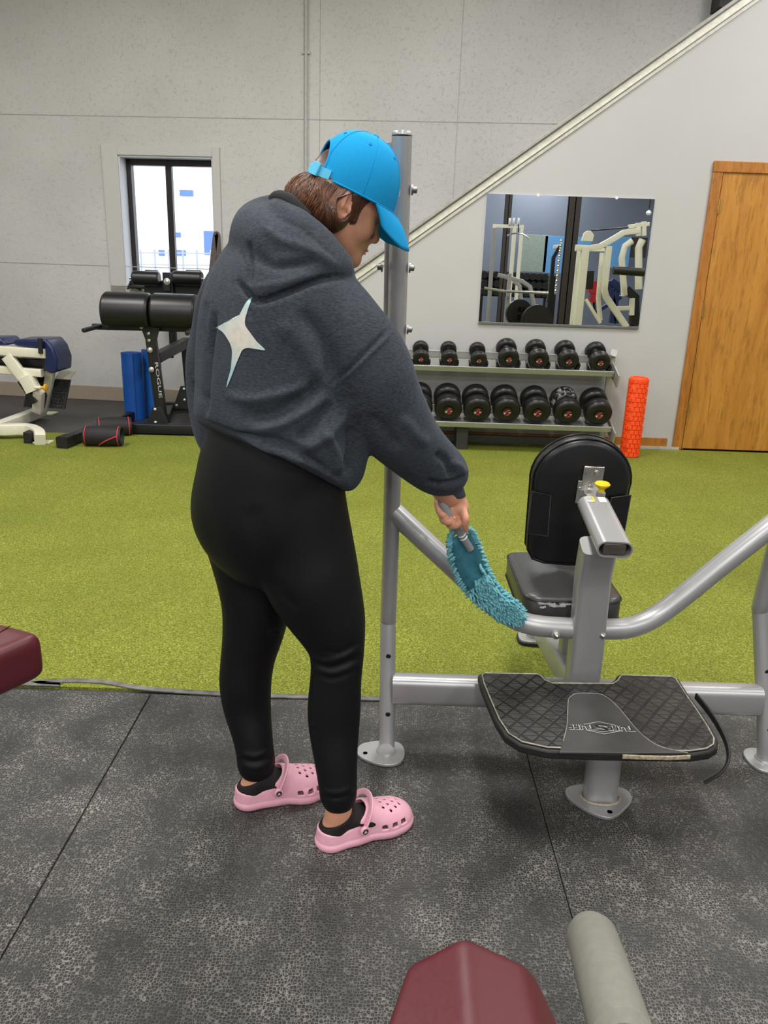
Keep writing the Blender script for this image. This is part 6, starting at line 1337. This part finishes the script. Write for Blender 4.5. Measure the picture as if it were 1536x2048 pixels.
# --- hair
S = SDF(HO-np.array([.19, .15, .17]), HO+np.array([.13, .14, .10]), .0028)
E_((.010, 0, .036), (.0895, .0785, .0845)); E_((-.034, 0, -.022), (.054, .068, .056), .02); S.seg(HP(-.058, 0, -.03), HP(-.060, .005, -.084), .040*HS, .028*HS, k=.02); S.seg(HP(-.045, -.052, .0), HP(-.045, -.040, -.068), .026*HS, .016*HS, k=.02); S.seg(HP(-.045, .052, .0), HP(-.045, .040, -.068), .026*HS, .016*HS, k=.02)
S.limb([px2(604, 392, 1.725, 25), px2(632, 410, 1.70, 34), px2(655, 428, 1.675, 27)], k=.03); S.limb([px2(650, 410, 1.675, 26), px2(668, 432, 1.655, 16)], k=.03)
S.planes([(HP(.034, 0, 0), -hf+hh*.25)], .006, 'sub')   # face stays clear
for s in (-1, 1):
    S.ell(HP(-.004, s*.085, .0), np.array((.019, .024, .031))*HS, HAX, k=.006, mode='sub')
    S.seg(HP(.012, s*.070, .024), HP(.030, s*.0665, -.022), .013, .006, k=.008); S.seg(HP(.030, s*.062, .034), HP(.062, s*.050, .030), .012, .010, k=.008)
V, F = S.mesh(2); hair = obj('hair', (V, F), HAIR, per, ang=0); bvR = BVHTree.FromPolygons(V.tolist(), F.tolist())
rn = random.Random(3); nst = 0
for grp in range(8):
    g = G()
    for q in range(44):
        th = math.radians(rn.uniform(-196, -101)); f_ = (th+math.radians(196))/math.radians(108); fe = f_**.8
        a = capP(th, .0, -.004); e_ = P(594, 398, 1.71)*(1-fe)+P(672, 450, 1.64)*fe+np.array([rn.uniform(-.01, .01), rn.uniform(-.01, .01), rn.uniform(-.012, .008)])
        mid = (a+e_)/2+hf*(-.012)+hl*rn.uniform(-.004, .004)-np.array([0, 0, .006])*f_; pts = []
        for t in np.linspace(0, 1, 9):
            p = a*(1-t)**2+mid*2*t*(1-t)+e_*t*t+(np.array([0, -.05, 0])*min(1, f_*2.2)+np.array([-.03, 0, .01])*max(0, 1-f_*2.2))*math.sin(math.pi*min(1, t*.9+.1)); h = bvR.find_nearest(Vector(p)); pts.append(np.array(h[0])+np.array(h[1])*(rn.uniform(-.0002, .0016)+.0012*math.sin(t*7+q)))
        g.sweep(pts, circ(.00115, 5), scales=[.6, 1, 1, 1, 1, 1, .9, .6, .2])
    lk = obj('hair_lock', g, (HAIR, HAIRS)[grp % 2], hair); lk['kind'] = 'stuff'
g = G()
for q in range(26):
    a = HP(.018+rn.uniform(-.01, .03), -.072, .026); e_ = HP(.028+rn.uniform(-.008, .016), -.066, -.030+rn.uniform(-.012, .02)); pts = []
    for t in np.linspace(0, 1, 6): p = a*(1-t)+e_*t; h = bvR.find_nearest(Vector(p)); pts.append(np.array(h[0])+np.array(h[1])*.0008)
    g.sweep(pts, circ(.0010, 5), scales=[.8, 1, 1, 1, .6, .2])
lk = obj('hair_lock', g, HAIR, hair); lk['kind'] = 'stuff'

# ================================================================== duster in the hand
h0 = P(882, 1002, HY-.034); h1 = P(941, 1098, HY+.012)
du = thing('duster', 'teal chenille microfibre duster with grey handle held against the silver V tube', 'duster', (h0+h1)/2)
GH = mat('grey_handle', rgb(140, 142, 145), .45, var=.04)
hd = unit(h1-h0); Lh = np.linalg.norm(h1-h0); g = G(); g.lathe([(0, 0), (.008, .001), (.0105, .006), (.0108, Lh*.62), (.0098, Lh*.66), (.0098, Lh)], h0, hd, 18); hn = obj('handle', g, GH, du)
for k in (.68, .74): g = G(); g.lathe([(.0100, 0), (.0108, .001), (.0108, .003), (.0100, .004)], h0+hd*Lh*k, hd, 18); obj('handle_ring', g, WHITEP, hn)
BLD = [(924, 1076, 1.800, 25), (930, 1100, 1.812, 31), (942, 1135, 1.828, 32), (958, 1168, 1.843, 29), (985, 1196, 1.852, 25), (1012, 1216, 1.862, 24), (1036, 1232, 1.872, 15)]
latd = unit(np.array([.86, .0, .42]))
S = SDF(P(890, 1250, 1.76)-.03, P(1070, 1050, 1.92)+.04, .0028)
S.limb([(P(x, y, Y), R_(P(x, y, Y), w*.86), .010) for x, y, Y, w in BLD], lat=latd, k=.008)
S.limb([(P(924, 1074, 1.782), .012), (P(936, 1110, 1.79), .014), (P(952, 1150, 1.812), .010)], k=.014, mode='sub')
V, F = S.mesh(2); bl = obj('duster_pad', (V, F), TEALD, du, ang=0); bvD = BVHTree.FromPolygons(V.tolist(), F.tolist())
cl_ = catmull([np.array([*P(x, y, Y), R_(P(x, y, Y), w)]) for x, y, Y, w in BLD], 8); nC = len(cl_)
g = G(); cnt_ = 0
def noodle(p, d, L_, r):
    d = unit(d); k1 = p+d*L_*.5+np.array([0, 0, -.0015]); k2 = p+d*L_+np.array([0, 0, -.004])
    g.sweep([p, p+d*L_*.25, k1, p*.15+k2*.85, k2], circ(r, 6), scales=[.8, 1.1, 1.15, 1, .4])
rs = random.Random(5)
for i in range(nC):
    c = cl_[i][:3]; w = cl_[i][3]; t = i/(nC-1); ax = unit(cl_[min(i+1, nC-1)][:3]-cl_[max(i-1, 0)][:3]); la = unit(latd-ax*(latd@ax)); fr_ = unit(np.cross(la, ax)); fr_ = fr_ if fr_[1] < 0 else -fr_
    for s in (-1, 1):      # both rims
        for q in range(3):
            p = c+la*s*w*rs.uniform(.72, .88)+fr_*rs.uniform(-.010, .008)+ax*rs.uniform(-.003, .003)
            noodle(p, la*s*1+fr_*rs.uniform(-.7, .5)+ax*rs.uniform(0, .35), rs.uniform(.012, .017), rs.uniform(.0022, .0029))
    nf = 0 if t < .42 else 16
    for q in range(nf):    # face of the lower half
        lo_ = -.2 if t < .5 else -.85
        p = c+la*w*rs.uniform(lo_, .85)+fr_*.007+ax*rs.uniform(-.004, .004); noodle(p, fr_*.8+ax*rs.uniform(.3, 1.2)+la*rs.uniform(-.6, .6), rs.uniform(.014, .020), rs.uniform(.0022, .0030))
    for q in range(3):     # rear
        p = c+la*w*rs.uniform(-.85, .85)-fr_*.007; noodle(p, -fr_+ax*.4+la*rs.uniform(-.5, .5), .012, .0032)
    if t > .3:
        p = c+la*w*.6+fr_*.008; noodle(p, fr_+la*rs.uniform(-.3, .8)+ax*.5, .015, .0034)
c = cl_[0][:3]; w = cl_[0][3]
for a in np.linspace(-.3, math.pi+.3, 34):
    ax = unit(cl_[1][:3]-cl_[0][:3]); la = unit(latd-ax*(latd@ax)); d = la*math.cos(a)-ax*math.sin(a); 
    for q in (0, 1): p = c+d*w*.75+np.array([0, .006*q-.003, 0]); noodle(p, d+np.array([0, -.3+.6*q, 0]), rs.uniform(.014, .020), .0026)
fr3 = obj('chenille_fringe', g, TEAL, bl, ang=0); fr3['kind'] = 'stuff'
